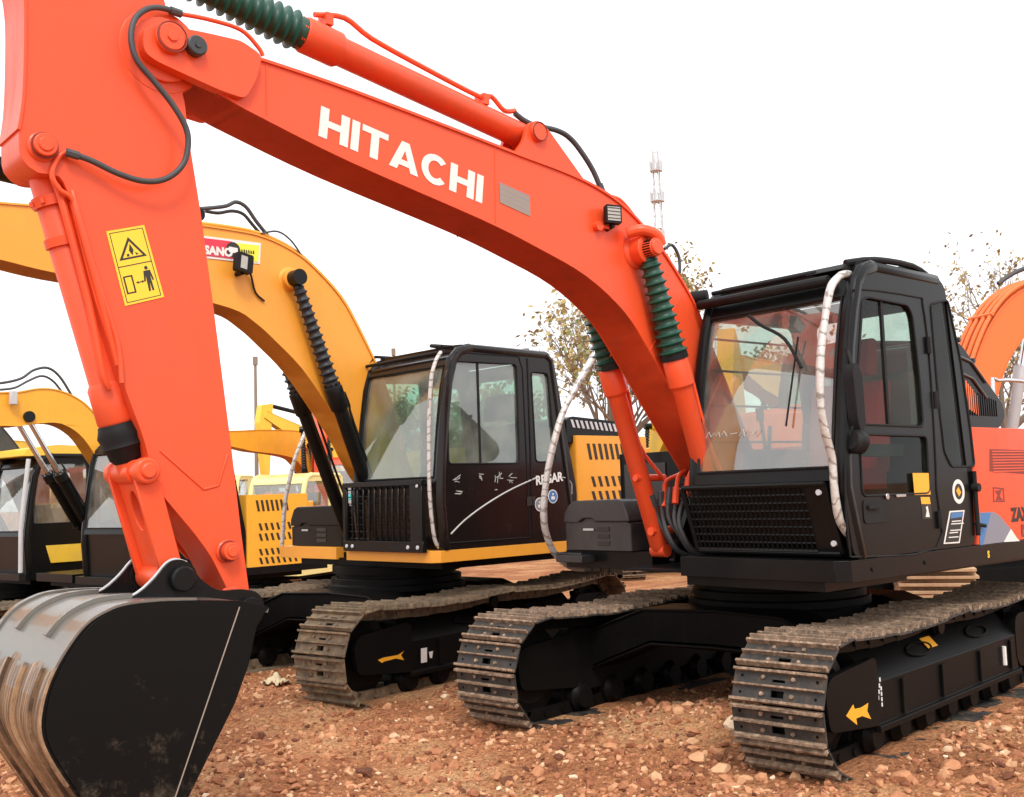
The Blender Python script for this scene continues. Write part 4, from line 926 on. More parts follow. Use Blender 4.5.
def yellow_type(root,rot,paintm,cabm,topp,lowp,piv,foot,glass=GLASSG,muddy=False,simple=False,boot=NAVY,cylm=BLACK,deckm=None,arm=True,hw=.165,stdbody=True,guard=True,hoodslots=True,seams=(),boomm=None,cy=.25,fb=.40):
    deckm=deckm or paintm
    undercarriage(root,muddy)
    bm=BM()
    prism(bm,[(.60,.10),(.60,1.20),(.54,1.262),(-2.3,1.262),(-2.3,.10)],.965,1.056,'z',0)
    prism(bm,[(.35,-.30),(.35,.10),(-2.3,.10),(-2.3,-.30)],.94,1.01,'z',1)
    prism(bm,[(.43,-1.22),(.43,-.30),(-2.3,-.30),(-2.3,-1.22)],.95,1.054,'z',0)
    prism(bm,[(.4,-.9),(.4,1.1),(-2.0,1.1),(-2.0,-.9)],.90,.964,'z',1)
    for y in (-.20,.20): prism(bm,rounded([(.25,1.0),(.25,1.25),(.05,1.62),(-.15,1.62),(-.5,1.0)],.04),y-.02,y+.02,'y',1)
    deck=obj('upper_deck',bm,[deckm,CHASSIS],root,rot,bevel=.008)
    bb=boom(root,rot,topp,lowp,boomm or paintm,hw=hw,seams=seams,bosses=[(piv[0],piv[1],.085,.06)] if cy>.2 else [],far=hw-.055)
    for s in (1,-1):
        c=cyl_assembly(root,rot,'boom_cylinder',(piv[0],cy if s>0 else -cy*1.25,piv[1]),(foot[0],s*cy,foot[1]),fb,1,.05,.058,boot,cylm,cylm,13,rcol=.076,grow=1.3,eye=.065)
        if not simple:
            q=lambda f,dx,dy:(piv[0]+(foot[0]-piv[0])*f+dx,s*cy+dy,piv[1]+(foot[1]-piv[1])*f)
            bm=BM(); tube(bm,smooth([q(.42,-.085,.02),q(.47,-.09,.02),q(.53,-.075,.02),q(.9,-.09,.02),q(.97,-.16,.02)],3),.011,7); obj('oil_pipe',bm,RUBBER,c)
    cab=make_cab(root,rot,MSIDE,.12,1.262,mfx,cabm,glass,glass,[rounded(l,.04) for l in MW],[rounded(l,.04) for l in MRW],ws=(1.62,2.50),simple=simple,seatmat=SEATB)
    bm=BM()
    prism(bm,rounded([(-1.03,.6),(-1.03,1.258),(-2.0,1.258),(-2.0,.6)],.03),1.058,1.96,'z',0)
    prism(bm,rounded([(-.95,-1.21),(-.95,.6),(-2.0,.6),(-2.0,-1.21)],.03),1.058,1.93,'z',0)
    o=obj('engine_hood',bm,[paintm,CHASSIS],root,rot,bevel=.06,seg=3)
    if hoodslots:
        for a_ in ((-1.16,1.89,7,1,.035,.14,.075,.2),(-1.2,1.60,7,2,.035,.09,.09,.13),(-1.2,1.28,7,2,.035,.08,.09,.11)):
            bm=BM(); side_slots(bm,*a_,1.259,.03,0); obj('vent_slots',bm,INK,o)
    bm=BM(); pts=[(-2.01,-1.2),(-2.01,1.2)]+[(-2.05-.42*math.cos(a),1.2*math.sin(a)) for a in [PI/2-PI*i/12 for i in range(13)]]
    prism(bm,pts,1.0,1.86,'z'); obj('counterweight',bm,paintm,root,rot,bevel=.06,seg=2)
    if arm:
        a=standard_arm(root,rot,paintm); linkage(root,rot,paintm); standard_bucket(root,rot)
        cyl_assembly(root,rot,'bucket_cylinder',(4.42,0,1.62),(4.80,0,2.92),.155,1,.075,.062,RUBBER,paintm,paintm,2,rcol=.072,eye=.05)
    return cab,deck,o
mtop=[(4.22,3.52),(3.9,3.52),(3.40,3.545),(3.07,3.57),(2.4,3.60),(1.688,3.614),(1.386,3.598),(1.108,3.518),(.904,3.401),(.652,3.185),(.483,2.945),(.291,2.62),(.14,2.3),(-.02,1.8),(-.15,1.5)]
mlow=[(4.20,3.26),(3.8,3.20),(3.40,3.151),(3.03,3.103),(2.3,3.06),(1.696,2.985),(1.472,2.886),(1.281,2.745),(1.044,2.54),(.804,2.25),(.60,1.98),(.40,1.66),(.10,1.34)]
MS=-.151; MY=.0965; MF=Frame(.306,-3.568,0,MY+MS)
M=thing('excavator','amber yellow excavator with brown-black cab and black hydraulic cylinders, next beside the orange one','excavator',(.306,-3.568,0),MY)
Mcab,Mdeck,Mhood=yellow_type(M,MS,AMBER,BROWNBLK,mtop,mlow,(1.15,3.27),(.30,1.10),muddy=True)
cyl_assembly(M,MS,'arm_cylinder',(4.55,0,3.92),(1.9,0,3.72),.45,1,.06,.07,NAVY,BLACK,BLACK,16,rcol=.088,eye=.07)
mpx=lambda px,y=1.262:MF.xz(px,y)
# front guard, bars upright
bm=BM(); y0g,y1g=.165,1.02; zt,zb=1.605,1.045
for k in range(12): y=y0g+(y1g-y0g)*k/11; tube(bm,[(.63,y,zt-.03),(.63,y,zb+.07)],.011,6)
for k in range(8): z=zb+.1+(zt-zb-.16)*k/7; tube(bm,[(.618,y0g,z),(.618,y1g,z)],.0055,5)
box(bm,.60,.65,y0g-.03,y1g+.16,zt-.04,zt); box(bm,.61,.65,y0g-.03,y1g+.16,zb,zb+.085); box(bm,.61,.645,y0g-.045,y0g-.005,zb,zt); box(bm,.61,.645,y1g,y1g+.15,zb,zt)
for y in (y0g+.02,y0g+.10,y1g-.02,y1g+.10): cyl(bm,(.65,y,zb+.04),(.662,y,zb+.04),.017,8,1)
for y in (y1g+.11,): cyl(bm,(.65,y,zt-.05),(.662,y,zt-.05),.014,8,1)
obj('front_guard',bm,[BLACK,STEEL],Mcab,bevel=.003,seg=1)
bm=BM(); pts=[]
for a,b in [(441,352),(437,358),(434,366),(431,380),(429,420),(429,470),(430,500),(433,530),(436,543),(440,548)]: pts.append(tuple(MF.at(a,b,y=1.20)))
tube(bm,smooth(pts,4),.016,8); obj('grab_rail',bm,WRAP,Mcab)
bm=BM(); dl=[(.50,1.11),(.50,1.5),(.47,2.05),(.40,2.50),(.33,2.60),(-.36,2.61),(-.40,2.5),(-.42,1.11)]
tube(bm,[(x,1.259,z) for x,z in dl+[dl[0]]],.006,6,caps=False)
tube(bm,smooth([(.34,1.1,2.66),(.25,.9,2.70),(-.5,.9,2.71),(-.66,1.0,2.67)],3),.016,7); tube(bm,[(.38,.15,2.62),(.30,.16,2.69),(-.5,.18,2.70)],.014,6); tube(bm,[(.40,.14,2.60),(.40,1.2,2.61)],.014,8)
box(bm,.085,.105,1.238,1.25,1.73,2.53); cyl(bm,(-.60,1.1,2.66),(-.60,1.1,2.71),.035,10)
tube(bm,[(-.46,1.2605,1.12),(-.46,1.2605,2.6)],.007,6)
obj('door_trim',bm,RUBBER,Mcab)
bm=BM(); tube(bm,[(x,1.2605,z) for x,z in [(p.x,p.y) for p in smooth([(a,b,0) for a,b in mpx([(451,534),(465,520),(485,505),(510,490),(536,478)])],3)]],.0065,5)
qq=random.Random(21)
for gx,gy,sz in ((455,479,6),(457,492,6),(481,476,5),(497,475,7),(509,478,6),(495,491,3)):
    for _ in range(5 if sz>4 else 2):
        x0_,y0_=gx+qq.uniform(-.5,.5)*sz,gy+qq.uniform(-.5,.5)*sz; a_=qq.choice((0,.1,1.4,1.6,.8,-.7)); l_=sz*qq.uniform(.4,1.1)
        tube(bm,[(x,1.2615,z) for x,z in mpx([(x0_,y0_),(x0_+.5*l_*math.cos(a_)+qq.uniform(-.6,.6),y0_+.5*l_*math.sin(a_)+qq.uniform(-.6,.6)),(x0_+l_*math.cos(a_),y0_+l_*math.sin(a_))])],.0028,5)
tube(bm,[(x,1.2605,z) for x,z in mpx([(560,477),(568,478),(572,484),(572,494)])],.004,5)
obj('chalk_marks',bm,CHALK,Mcab)
bm=BM(); o=mpx([(535.5,485)])[0]; text_into(bm,'REGAR',lambda u,v,w:(o[0]-u,1.2635+w,o[1]+v+.10*u),.105,.004,0)
for (px,col,r) in (((552.7,496.4),1,.058),((539.7,504.5),2,.058)):
    cx,cz=mpx([px])[0]; plate(bm,disc(cx,cz,r),[],lambda u,v,w:(u,1.2632+w,v),.001,0); plate(bm,disc(cx,cz,r*.86),[],lambda u,v,w:(u,1.2645+w,v),.001,col)
    plate(bm,[(cx+.022,cz-.026),(cx-.022,cz-.026),(cx-.022,cz+.0),(cx+.022,cz+.0)],[],lambda u,v,w:(u,1.2658+w,v),.001,0); plate(bm,disc(cx,cz+.018,.010,10),[],lambda u,v,w:(u,1.2658+w,v),.001,0)
a=mpx([(527,497),(535,496),(535,505),(527,506)]); plate(bm,a,[],lambda u,v,w:(u,1.2625+w,v),.002,3)
obj('cab_stickers',bm,[WHITE,BLUE,SLATE,INK],Mcab)
# black ribbed cover on the hood
bm=BM(); prism(bm,rounded([(-.95,1.90),(-.95,2.10),(-1.02,2.13),(-1.75,2.09),(-1.82,1.90)],.03),.35,1.22)
for k in range(13): prism(bm,[(-1.0-.062*k,2.10-.003*k),(-1.03-.062*k,2.10-.003*k),(-1.06-.062*k,2.03-.003*k),(-1.03-.062*k,2.03-.003*k)],1.217,1.226,'y',1)
obj('ribbed_cover',bm,[BLACK,STEEL],Mhood,bevel=.01)
toolbox(M,MS,.36,-1.13,-.30,1.058,1.24,1.42,BLACK)
wraprail(MF,M,MS,[(307,430),(303,438),(294.6,460),(288,487),(285,504),(283,530),(282,546)],-1.22,.020)
# signs and lamp on its boom
bm=BM()
def YS(px,mi,off): plate(bm,[(q[0],q[1]) for q in MF.xz(px,.171)],[],lambda u,v,w:(u,.168+off+w,v),.003,mi)
YS([(150,229),(261,243),(260,264),(150,252)],0,0); YS([(152,231.5),(232,241.5),(234,259),(152,249.5)],1,.0035); YS([(236,243),(259,245.5),(258,262),(239,260)],2,.0035)
a,b=MF.xz([(204,253.5),(226,256)],.171); ang=(b[1]-a[1])/(b[0]-a[0]); text_into(bm,'SANO',lambda u,v,w:(a[0]-u,.1755+w,a[1]+v-ang*u),.088,.005,0)
cx,cz=MF.xz([(233,250)],.171)[0]; plate(bm,disc(cx,cz,.062),[],lambda u,v,w:(u,.1755+w,v),.001,3); plate(bm,[(cx+.038,cz-.022),(cx-.038,cz-.026),(cx-.038,cz+.018),(cx+.038,cz+.022)],[],lambda u,v,w:(u,.177+w,v),.001,0)
for k in range(6): x,z=MF.xz([(241+2.3*k,251+.3*k)],.171)[0]; plate(bm,[(x,z-.012),(x-.014,z-.012),(x-.010,z+.012+.006*(k%2)),(x,z+.012)],[],lambda u,v,w:(u,.1755+w,v),.001,3)
obj('boom_sign',bm,[WHITE,CRIMSON,LEMON,INK],M,MS)
bm=BM(); c=MF.at(241,264,y=.24)
plate(bm,rounded([(-.075,-.06),(.06,-.085),(.075,.06),(-.06,.085)],.015),[],lambda u,v,w:c+Vector((-u,w,v)),.07,0)
plate(bm,[(-.045,-.045),(.01,-.055),(.02,.045),(-.035,.055)],[],lambda u,v,w:c+Vector((-u,.071+w,v)),.003,1); cyl(bm,c+Vector((0,-.07,-.07)),c+Vector((0,.02,-.07)),.02,8)
tube(bm,smooth([c+Vector((-.05,.02,-.02)),c+Vector((-.12,-.05,-.08)),c+Vector((-.16,-.06,-.2)),c+Vector((-.24,-.06,-.26))],3),.008,6)
obj('work_lamp',bm,[RUBBER,LAMPG],M,MS)
hose(M,MS,[tuple(MF.at(a,b,y=.05)) for a,b in [(196,209),(210,208),(226,206),(236,202),(246,207),(256,221),(268,236)]],.016,HOSE)
hose(M,MS,[tuple(MF.at(a,b,y=.0)) for a,b in [(205,211),(218,213),(232,211),(243,214),(252,224),(262,236)]],.014,HOSE)
hose(M,MS,[(2.2,.12,3.62),(1.69,.12,3.64),(1.38,.12,3.625),(1.1,.12,3.545),(.88,.12,3.41),(.62,.12,3.19),(.44,.12,2.93),(.25,.12,2.60)],.016,AMBER,'steel_pipe')
hose(M,MS,[(1.72,.05,3.64),(1.38,.05,3.625),(1.08,.05,3.54),(.86,.05,3.41),(.60,.05,3.19),(.42,.05,2.93)],.016,REDOR,'steel_pipe')
hose(M,MS,[(1.40,.15,3.62),(1.25,.15,3.66),(1.12,.15,3.60),(1.0,.15,3.46)],.008,HOSE)
fr=[o for o in M.children if o.name.startswith('track_frame')][0]
TF=Frame(.306,-3.568,0,MY)
bm=BM()
def TD(px,mi,off=.179): 
    q=[TF.at(a,b,y=GA+.18) for a,b in px]; plate(bm,[(p.x,p.z) for p in q],[],lambda u,v,w:(u,off+w,v),.0015,mi)
TD([(378,660),(384,657.5),(398,655),(404,651),(401,655),(404,660),(396,658.5),(384,661.5),(382,663)],0); obj('arrow_decal',bm,[STICKO,WHITE],fr); bm=BM(); TD([(421,648.5),(427,647.5),(427,662),(421,663)],1); TD([(429,652),(433,651),(432,658),(430,658)],1)
obj('letter_decal',bm,[STICKO,WHITE],fr)

# third in the row: amber boom hiding behind the orange arm
AF=Frame(.10,-9.1,-.4,.05)
A=thing('excavator','amber excavator whose low arched boom and black cab stand behind the big orange arm','excavator',(.10,-9.1,-.4),.05)
atop=[(4.4,2.0),(3.6,2.55),(2.6,2.98),(1.9,3.16),(1.5,3.22),(1.316,3.235),(1.093,3.285),(.865,3.28),(.627,3.20),(.425,3.05),(.132,2.70),(-.15,2.25),(-.35,1.8),(-.42,1.5)]
alow=[(4.3,1.75),(3.4,2.30),(2.5,2.66),(1.9,2.80),(1.5,2.83),(1.313,2.83),(1.09,2.867),(.828,2.875),(.585,2.75),(.383,2.50),(.196,2.21),(-.02,1.75),(-.15,1.40)]
Acab,Adeck,Ahood=yellow_type(A,0,AMBER2,BLACK,atop,alow,tuple(AF.at(27,417,y=.13).xz),tuple(AF.at(90,527,y=.13).xz),arm=False,boot=CHROME,cy=.13,fb=.5,glass=GLASS,deckm=BLACK,muddy=True)
hose(A,0,[tuple(AF.at(a,b,y=0)) for a,b in [(-8,384),(8,382),(22,378),(34,370),(48,368),(60,377),(72,396)]],.016,HOSE)
hose(A,0,[tuple(AF.at(a,b,y=.05)) for a,b in [(-5,390),(14,388),(28,381),(42,376),(54,382),(66,398)]],.014,HOSE)
bm=BM(); c=AF.at(12,398,y=.2); box(bm,c.x-.04,c.x+.04,c.y,c.y+.06,c.z-.08,c.z+.08); obj('work_lamp',bm,STEEL,A,bevel=.01)
# stick and bucket of that machine, outside the picture
bm=BM(); prism(bm,rounded([(4.55,2.15),(4.15,2.0),(3.85,.75),(4.0,.6),(4.15,.7)],.06),-.11,.11); obj('arm',bm,AMBER2,A,bevel=.01)

# fourth in the row
Bx=thing('excavator','black excavator cab with yellow visor and yellow side panel at the far left','excavator',(-.05,-12.3,-.45),.05)
Bcab,Bdeck,Bh=yellow_type(Bx,0,GREYPL,BLACK,[(x,z+.12) for x,z in atop],[(x,z+.1) for x,z in alow],(1.0,2.86),(.20,1.35),arm=False,cy=.13,glass=GLASS,deckm=BLACK,hoodslots=False,boomm=GREYPL,muddy=True)
bm=BM(); prism(bm,[(.20,1.18),(-.92,1.18),(-.92,1.42),(.27,1.42)],1.262,1.275); obj('side_panel',bm,YELLOW,Bcab,bevel=.006)
bm=BM(); prism(bm,rounded([(.56,2.64),(.52,2.74),(.10,2.80),(-.5,2.78),(-.5,2.68)],.02),.14,1.24); obj('visor',bm,YELLOW,Bcab,bevel=.02)
bm=BM(); tube(bm,[(.60,1.24,1.08),(.60,1.24,1.7),(.50,1.24,2.6)],.03,10); obj('grab_rail',bm,STEEL,Bcab)

# =================================================================== machines parked further away
DCACHE={}
def far_machine(kind,label,x,y,z,yaw,paintm,cabm,swing=0.,lift=0,arm=True,sc=1.0,group=None,boomm=None,noboom=False):
    r=thing('excavator',label,'excavator',(x,y,z),yaw,group)
    up=lambda P,l: [(px*math.cos(l)-(pz-1.5)*math.sin(l),1.5+px*math.sin(l)+(pz-1.5)*math.cos(l)) for px,pz in P]
    pt=up([(1.15,3.27)],lift)[0]
    yellow_type(r,swing,paintm,cabm,up(mtop,lift),up(mlow,lift),pt,(.30,1.10),arm=(arm and lift==0),glass=GLASS,simple=True,hoodslots=False,boomm=boomm)
    if not arm and not lift and not noboom:
        bm=BM(); prism(bm,rounded([(4.55,3.9),(4.25,3.6),(3.95,1.2),(4.1,1.0),(4.35,1.7),(4.85,2.9)],.06),-.12,.12); obj('arm',bm,boomm or paintm,r,swing,bevel=.01)
        bm=BM(); prism(bm,rounded([(4.1,1.05),(4.65,1.1),(4.9,.75),(4.7,.35),(4.45,.1),(4.3,.4),(4.1,.8)],.08),-.4,.4); obj('bucket',bm,CHASSIS,r,swing,bevel=.02)
    if noboom:
        for o_ in [o_ for o_ in r.children if o_.name.startswith(('boom'))]:
            for c_ in list(o_.children): bpy.data.objects.remove(c_)
            bpy.data.objects.remove(o_)
    if lift:
        tip=up([(4.2,3.4)],lift)[0]; bm=BM(); tx,tz=tip
        prism(bm,rounded([(tx-.35,tz+.35),(tx+.12,tz+.30),(tx+.25,tz-.3),(tx+.0,tz-2.3),(tx-.15,tz-2.3),(tx-.28,tz-.3)],.05),-.13,.13); a=obj('arm',bm,boomm or paintm,r,swing,bevel=.01)
        bm=BM(); tube(bm,[(tx-.3,0,tz+.3),(tx-1.9,0,tz+.05)],.07,10); obj('arm_cylinder',bm,RUBBER,r,swing)
        bm=BM(); prism(bm,rounded([(tx-.2,tz-2.2),(tx+.1,tz-2.15),(tx+.42,tz-2.6),(tx+.3,tz-3.1),(tx-.15,tz-3.2),(tx-.35,tz-2.6)],.1),-.4,.4); obj('bucket',bm,CHASSIS,r,swing,bevel=.02)
    r.scale=(sc,sc,sc); return r
FARS=[
 # pixel of the reference point, depth, its reach ahead of the slew centre, ground z, yaw, paint, cab, boom lift, label
 (300,25,1.2,-.55,.30,AMBER2,CREAM,0,'amber excavator in the far group, its boom showing above the pale yellow hood'),
 (258,19,0,-.75,.35,CREAM,CREAM,0,'pale yellow excavator body standing far back just beyond the slotted hood'),
 (318,24,1.0,-.25,.95,REDOR,REDOR,0,'red-orange excavator far back between the black hydraulic cylinders'),
 (266,36,3.2,-.35,.1,YELLOW,YELLOW,.35,'bright yellow excavator furthest back with its boom raised high'),
 (352,24,0,-.2,.1,TEAL,TEAL,0,'small teal excavator seen far off behind the black cylinders'),
 (640,24,-.3,-.5,1.0,YELLOW,YELLOW,0,'yellow excavator in the second row, seen between orange boom and cylinder'),
 (205,33,0,-.4,.6,ORANGE2,CREAM,0,'light orange excavator far off, mostly behind the big orange arm'),
 (30,28,1.0,-.4,.5,YELLOW,CREAM,0,'yellow excavator far back at the left edge, seen through the cab glass'),
 (310,42,1.0,-.4,.9,YELLOW,CREAM,0,'yellow excavator in the rearmost row, beyond the red-orange one'),
 (800,19,0,-.2,.30,AMBER2,CREAM,0,'amber excavator with pale cab seen through the windscreen of the front cab'),
 (655,34,0,-.9,.15,ORANGE2,REDOR,0,'light orange excavator in the second row, behind the yellow hood'),
]
for px,d,reach,gz,yw,p_,c_,l_,lab in FARS:
    P=at_depth(px,500,d); far_machine('f',lab,P.x-reach*math.cos(yw),P.y-reach*math.sin(yw),gz,yw,p_,c_,lift=l_,arm=False,noboom=(p_ is CREAM or px==205 or p_ is TEAL),sc=(.66 if p_ is TEAL else 1))

# orange excavator parked behind on the right, turned away
RY=rad(149)
P=at_depth(922,478,13.0)
R=thing('excavator','light orange excavator turned away behind the front cab, at the right edge','excavator',(P.x,P.y,0),RY)
rtop=[(3.6,3.0),(3.0,3.22),(2.4,3.32),(1.9,3.34),(1.5,3.28),(1.15,3.12),(.90,2.88),(.72,2.6),(.56,2.25),(.42,1.85),(.34,1.5)]
rlow=[(3.5,2.75),(2.9,2.94),(2.4,3.01),(1.95,3.00),(1.62,2.92),(1.33,2.74),(1.10,2.50),(.93,2.2),(.80,1.8),(.70,1.42)]
yellow_type(R,0,ORANGE2,BLACK,rtop,rlow,(1.72,3.12),(1.25,1.35),arm=False,simple=True,boot=CHROME,cylm=STEEL,hoodslots=False,hw=.18)
bm=BM()
for y in (-.14,-.05,.05,.14):
    pts=[(x-.045,y,z+.03) for x,z in rtop]; tube(bm,smooth(pts,3),.022,8)
for i in (3,6,8): x,z=rtop[i]; tube(bm,[(x-.05,-.18,z+.04),(x-.05,.18,z+.04)],.02,6)
obj('steel_pipe',bm,ORANGE2,R)
bm=BM(); tube(bm,smooth([(2.1,.1,3.45),(1.7,.1,3.5),(1.4,.1,3.42),(1.2,.12,3.3)],4),.025,8); obj('hose',bm,HOSE,R)
bm=BM(); prism(bm,rounded([(3.75,3.1),(3.4,3.0),(3.5,1.0),(3.75,.9),(3.95,2.2)],.06),-.13,.13); obj('arm',bm,ORANGE2,R,bevel=.01)
bm=BM(); 
for y in (-1.18,):
    tube(bm,smooth([(.4,y,1.05),(.4,y,2.0),(.34,y,2.1),(0,y,2.12),(-.06,y,2.05),(-.06,y,1.05)],3),.018,8)
obj('handrail',bm,CHROME,R); R.scale=(1.19,1.19,1.19)

# =================================================================== ground
def gh(x,y):
    h=.045*noise.noise(Vector((x*.55,y*.55,0)))+.030*noise.noise(Vector((x*1.7,y*1.7,3)))+.026*noise.noise(Vector((x*4.5,y*4.5,7)))+.016*noise.noise(Vector((x*11,y*11,9)))+.008*noise.noise(Vector((x*23,y*23,4)))
    def b(cx,cy,rx,ry,a):
        d=((x-cx)/rx)**2+((y-cy)/ry)**2; return a*math.exp(-d)
    h+=b(1.0,.15,.7,.55,.13)+b(2.3,1.0,.6,.5,.05)+b(1.0,-2.9,1.0,.9,.06)+b(1.9,-1.9,.5,.5,-.02)+b(2.2,.9,.25,.4,.03)
    # the belts have settled into the soil, so keep it flat under them
    for (ox,oy,yw,oz) in ((0,0,0,0),(.306,-3.568,.0965,0)):
        dx,dy=x-ox,y-oy; a=dx*math.cos(yw)+dy*math.sin(yw); c_=-dx*math.sin(yw)+dy*math.cos(yw)
        for s in (1,-1):
            ex=max(abs(a)-1.55,0)/.22; ey=max(abs(c_-s*GA)-.25,0)/.16; f=math.exp(-(ex*ex+ey*ey)); h=h*(1-.75*f)+.024*f
    if x<3.2 and y<-6: h+=-.42*min(1,(-6-y)/2.0)
    far=min(1,max(0,(math.hypot(x-3,y)-14)/8)); h=h*(1-far)+(-.3)*far
    return h+.016
def grid_axis(lo,hi,fine_lo,fine_hi,fs,n_out):
    a=[]; v=fine_lo
    while v<fine_hi: a.append(v); v+=fs
    a.append(fine_hi)
    o=[fine_lo-(fine_lo-lo)*((i/n_out)**2.4) for i in range(n_out,0,-1)]; p=[fine_hi+(hi-fine_hi)*((i/n_out)**2.4) for i in range(1,n_out+1)]
    return o+a+p
xs=grid_axis(-600,300,-2.0,5.6,.026,26); ys=grid_axis(-600,300,-5.5,3.0,.026,26)
me=bpy.data.meshes.new('ground'); V=[(x,y,gh(x,y)) for x in xs for y in ys]; nx,ny=len(xs),len(ys)
FS=[(i*ny+j,(i+1)*ny+j,(i+1)*ny+j+1,i*ny+j+1) for i in range(nx-1) for j in range(ny-1)]
me.from_pydata(V,[],FS); me.polygons.foreach_set('use_smooth',[True]*len(me.polygons))
ground=bpy.data.objects.new('ground',me); COL.objects.link(ground); ground['kind']='structure'
def dirtmat():
    m,nt,b=newmat('red_dirt'); L=nt.links.new; tc=N(nt,'ShaderNodeTexCoord')
    n=N(nt,'ShaderNodeTexNoise',Scale=1.1,Detail=8,Roughness=.65); L(tc.outputs['Object'],n.inputs['Vector'])
    c1=ramp(nt,n.outputs[0],[(.3,(.27,.095,.045)),(.5,(.49,.215,.10)),(.72,(.72,.44,.23))])
    n2=N(nt,'ShaderNodeTexNoise',Scale=38,Detail=9,Roughness=.8); L(tc.outputs['Object'],n2.inputs['Vector'])
    c2=ramp(nt,n2.outputs[0],[(.36,(.28,.22,.19)),(.5,(.85,.83,.80)),(.63,(1.35,1.28,1.2))])
    mx=N(nt,'ShaderNodeMix',data_type='RGBA',blend_type='MULTIPLY'); mx.inputs[0].default_value=1; L(c1,mx.inputs[6]); L(c2,mx.inputs[7]); L(mx.outputs[2],b.inputs['Base Color'])
    b.inputs['Roughness'].default_value=.92; b.inputs['Specular IOR Level'].default_value=.2
    v=N(nt,'ShaderNodeTexVoronoi',Scale=30); L(tc.outputs['Object'],v.inputs['Vector'])
    a=N(nt,'ShaderNodeMath',operation='SUBTRACT'); L(n2.outputs[0],a.inputs[0]); L(v.outputs['Distance'],a.inputs[1])
    bp=N(nt,'ShaderNodeBump',Strength=.9,Distance=.02); L(a.outputs[0],bp.inputs['Height']); L(bp.outputs[0],b.inputs['Normal']); return m
me.materials.append(dirtmat())
def stonemat(name,stops,sc=6):
    m,nt,b=newmat(name); L=nt.links.new; tc=N(nt,'ShaderNodeTexCoord')
    at=N(nt,'ShaderNodeAttribute'); at.attribute_name='tone'
    n=N(nt,'ShaderNodeTexNoise',Scale=45,Detail=6,Roughness=.7); L(tc.outputs['Object'],n.inputs['Vector'])
    a=N(nt,'ShaderNodeMath',operation='MULTIPLY_ADD'); L(n.outputs[0],a.inputs[0]); a.inputs[1].default_value=.35; L(at.outputs['Fac'],a.inputs[2])
    L(ramp(nt,a.outputs[0],stops),b.inputs['Base Color']); b.inputs['Roughness'].default_value=.88; b.inputs['Specular IOR Level'].default_value=.25
    bp=N(nt,'ShaderNodeBump',Strength=.5,Distance=.008); L(n.outputs[0],bp.inputs['Height']); L(bp.outputs[0],b.inputs['Normal']); return m
STONE=stonemat('rubble_stone',[(.12,(.09,.035,.022)),(.35,(.33,.125,.062)),(.6,(.52,.24,.12)),(.85,(.68,.41,.23)),(1.3,(.80,.61,.42))])
# pebbles: jittered low polyhedra, all in one mesh
t_=(1+5**.5)/2
ICO=[Vector(v).normalized() for v in ((-1,t_,0),(1,t_,0),(-1,-t_,0),(1,-t_,0),(0,-1,t_),(0,1,t_),(0,-1,-t_),(0,1,-t_),(t_,0,-1),(t_,0,1),(-t_,0,-1),(-t_,0,1))]
ICF=[(0,11,5),(0,5,1),(0,1,7),(0,7,10),(0,10,11),(1,5,9),(5,11,4),(11,10,2),(10,7,6),(7,1,8),(3,9,4),(3,4,2),(3,2,6),(3,6,8),(3,8,9),(4,9,5),(2,4,11),(6,2,10),(8,6,7),(9,8,1)]
def in_track(x,y,m=.02):
    for (ox,oy,yw) in ((0,0,0),(.306,-3.568,.0965)):
        dx,dy=x-ox,y-oy; a=dx*math.cos(yw)+dy*math.sin(yw); c_=-dx*math.sin(yw)+dy*math.cos(yw)
        for s in (1,-1):
            if abs(a)<1.62+m and abs(c_-s*GA)<.25+m: return True
    return False
rg=random.Random(11); V=[];Fc=[];tone=[]
def add_pebble(x,y,r,sink=.35):
    k=len(V); q=Matrix.Rotation(rg.uniform(0,6.3),3,'Z')@Matrix.Rotation(rg.uniform(0,6.3),3,'X'); s=Vector((rg.uniform(.7,1.3),rg.uniform(.6,1.1),rg.uniform(.45,.85)))
    z=gh(x,y)+r*(.5-sink); tn=min(.95,max(0,rg.gauss(.34,.2)))
    for v in ICO:
        w=q@(Vector((v.x*s.x,v.y*s.y,v.z*s.z))*(r*rg.uniform(.55,1.25))); V.append((x+w.x,y+w.y,z+w.z)); tone.append(tn)
    Fc.extend((a+k,b_+k,c_+k) for a,b_,c_ in ICF)
cnt=0
while cnt<34000:
    u=rg.random(); d=2.6+9*u**1.5; ax=rg.uniform(-.52,.52); fh=Vector((fw.x,fw.y,0)).normalized(); rh=Vector((rt.x,rt.y,0)).normalized()
    p=CAM+fh*d+rh*(math.tan(ax)*d)
    if in_track(p.x,p.y): continue
    # rubble gathers in drifts
    dn=noise.noise(Vector((p.x*1.1,p.y*1.1,5)))*.5+.5
    if rg.random()>.25+.9*dn: continue
    r=rg.choice((.005,.006,.008,.010,.012,.015,.019,.025)) if rg.random()<.95 else rg.uniform(.026,.046)
    add_pebble(p.x,p.y,r); cnt+=1
gm=bpy.data.meshes.new('gravel'); gm.from_pydata(V,[],Fc); gm.attributes.new('tone','FLOAT','POINT').data.foreach_set('value',tone); gm.materials.append(STONE)
go=bpy.data.objects.new('gravel',gm); COL.objects.link(go); tag(go,'loose red and tan rubble strewn over the dirt','gravel',kind='stuff')
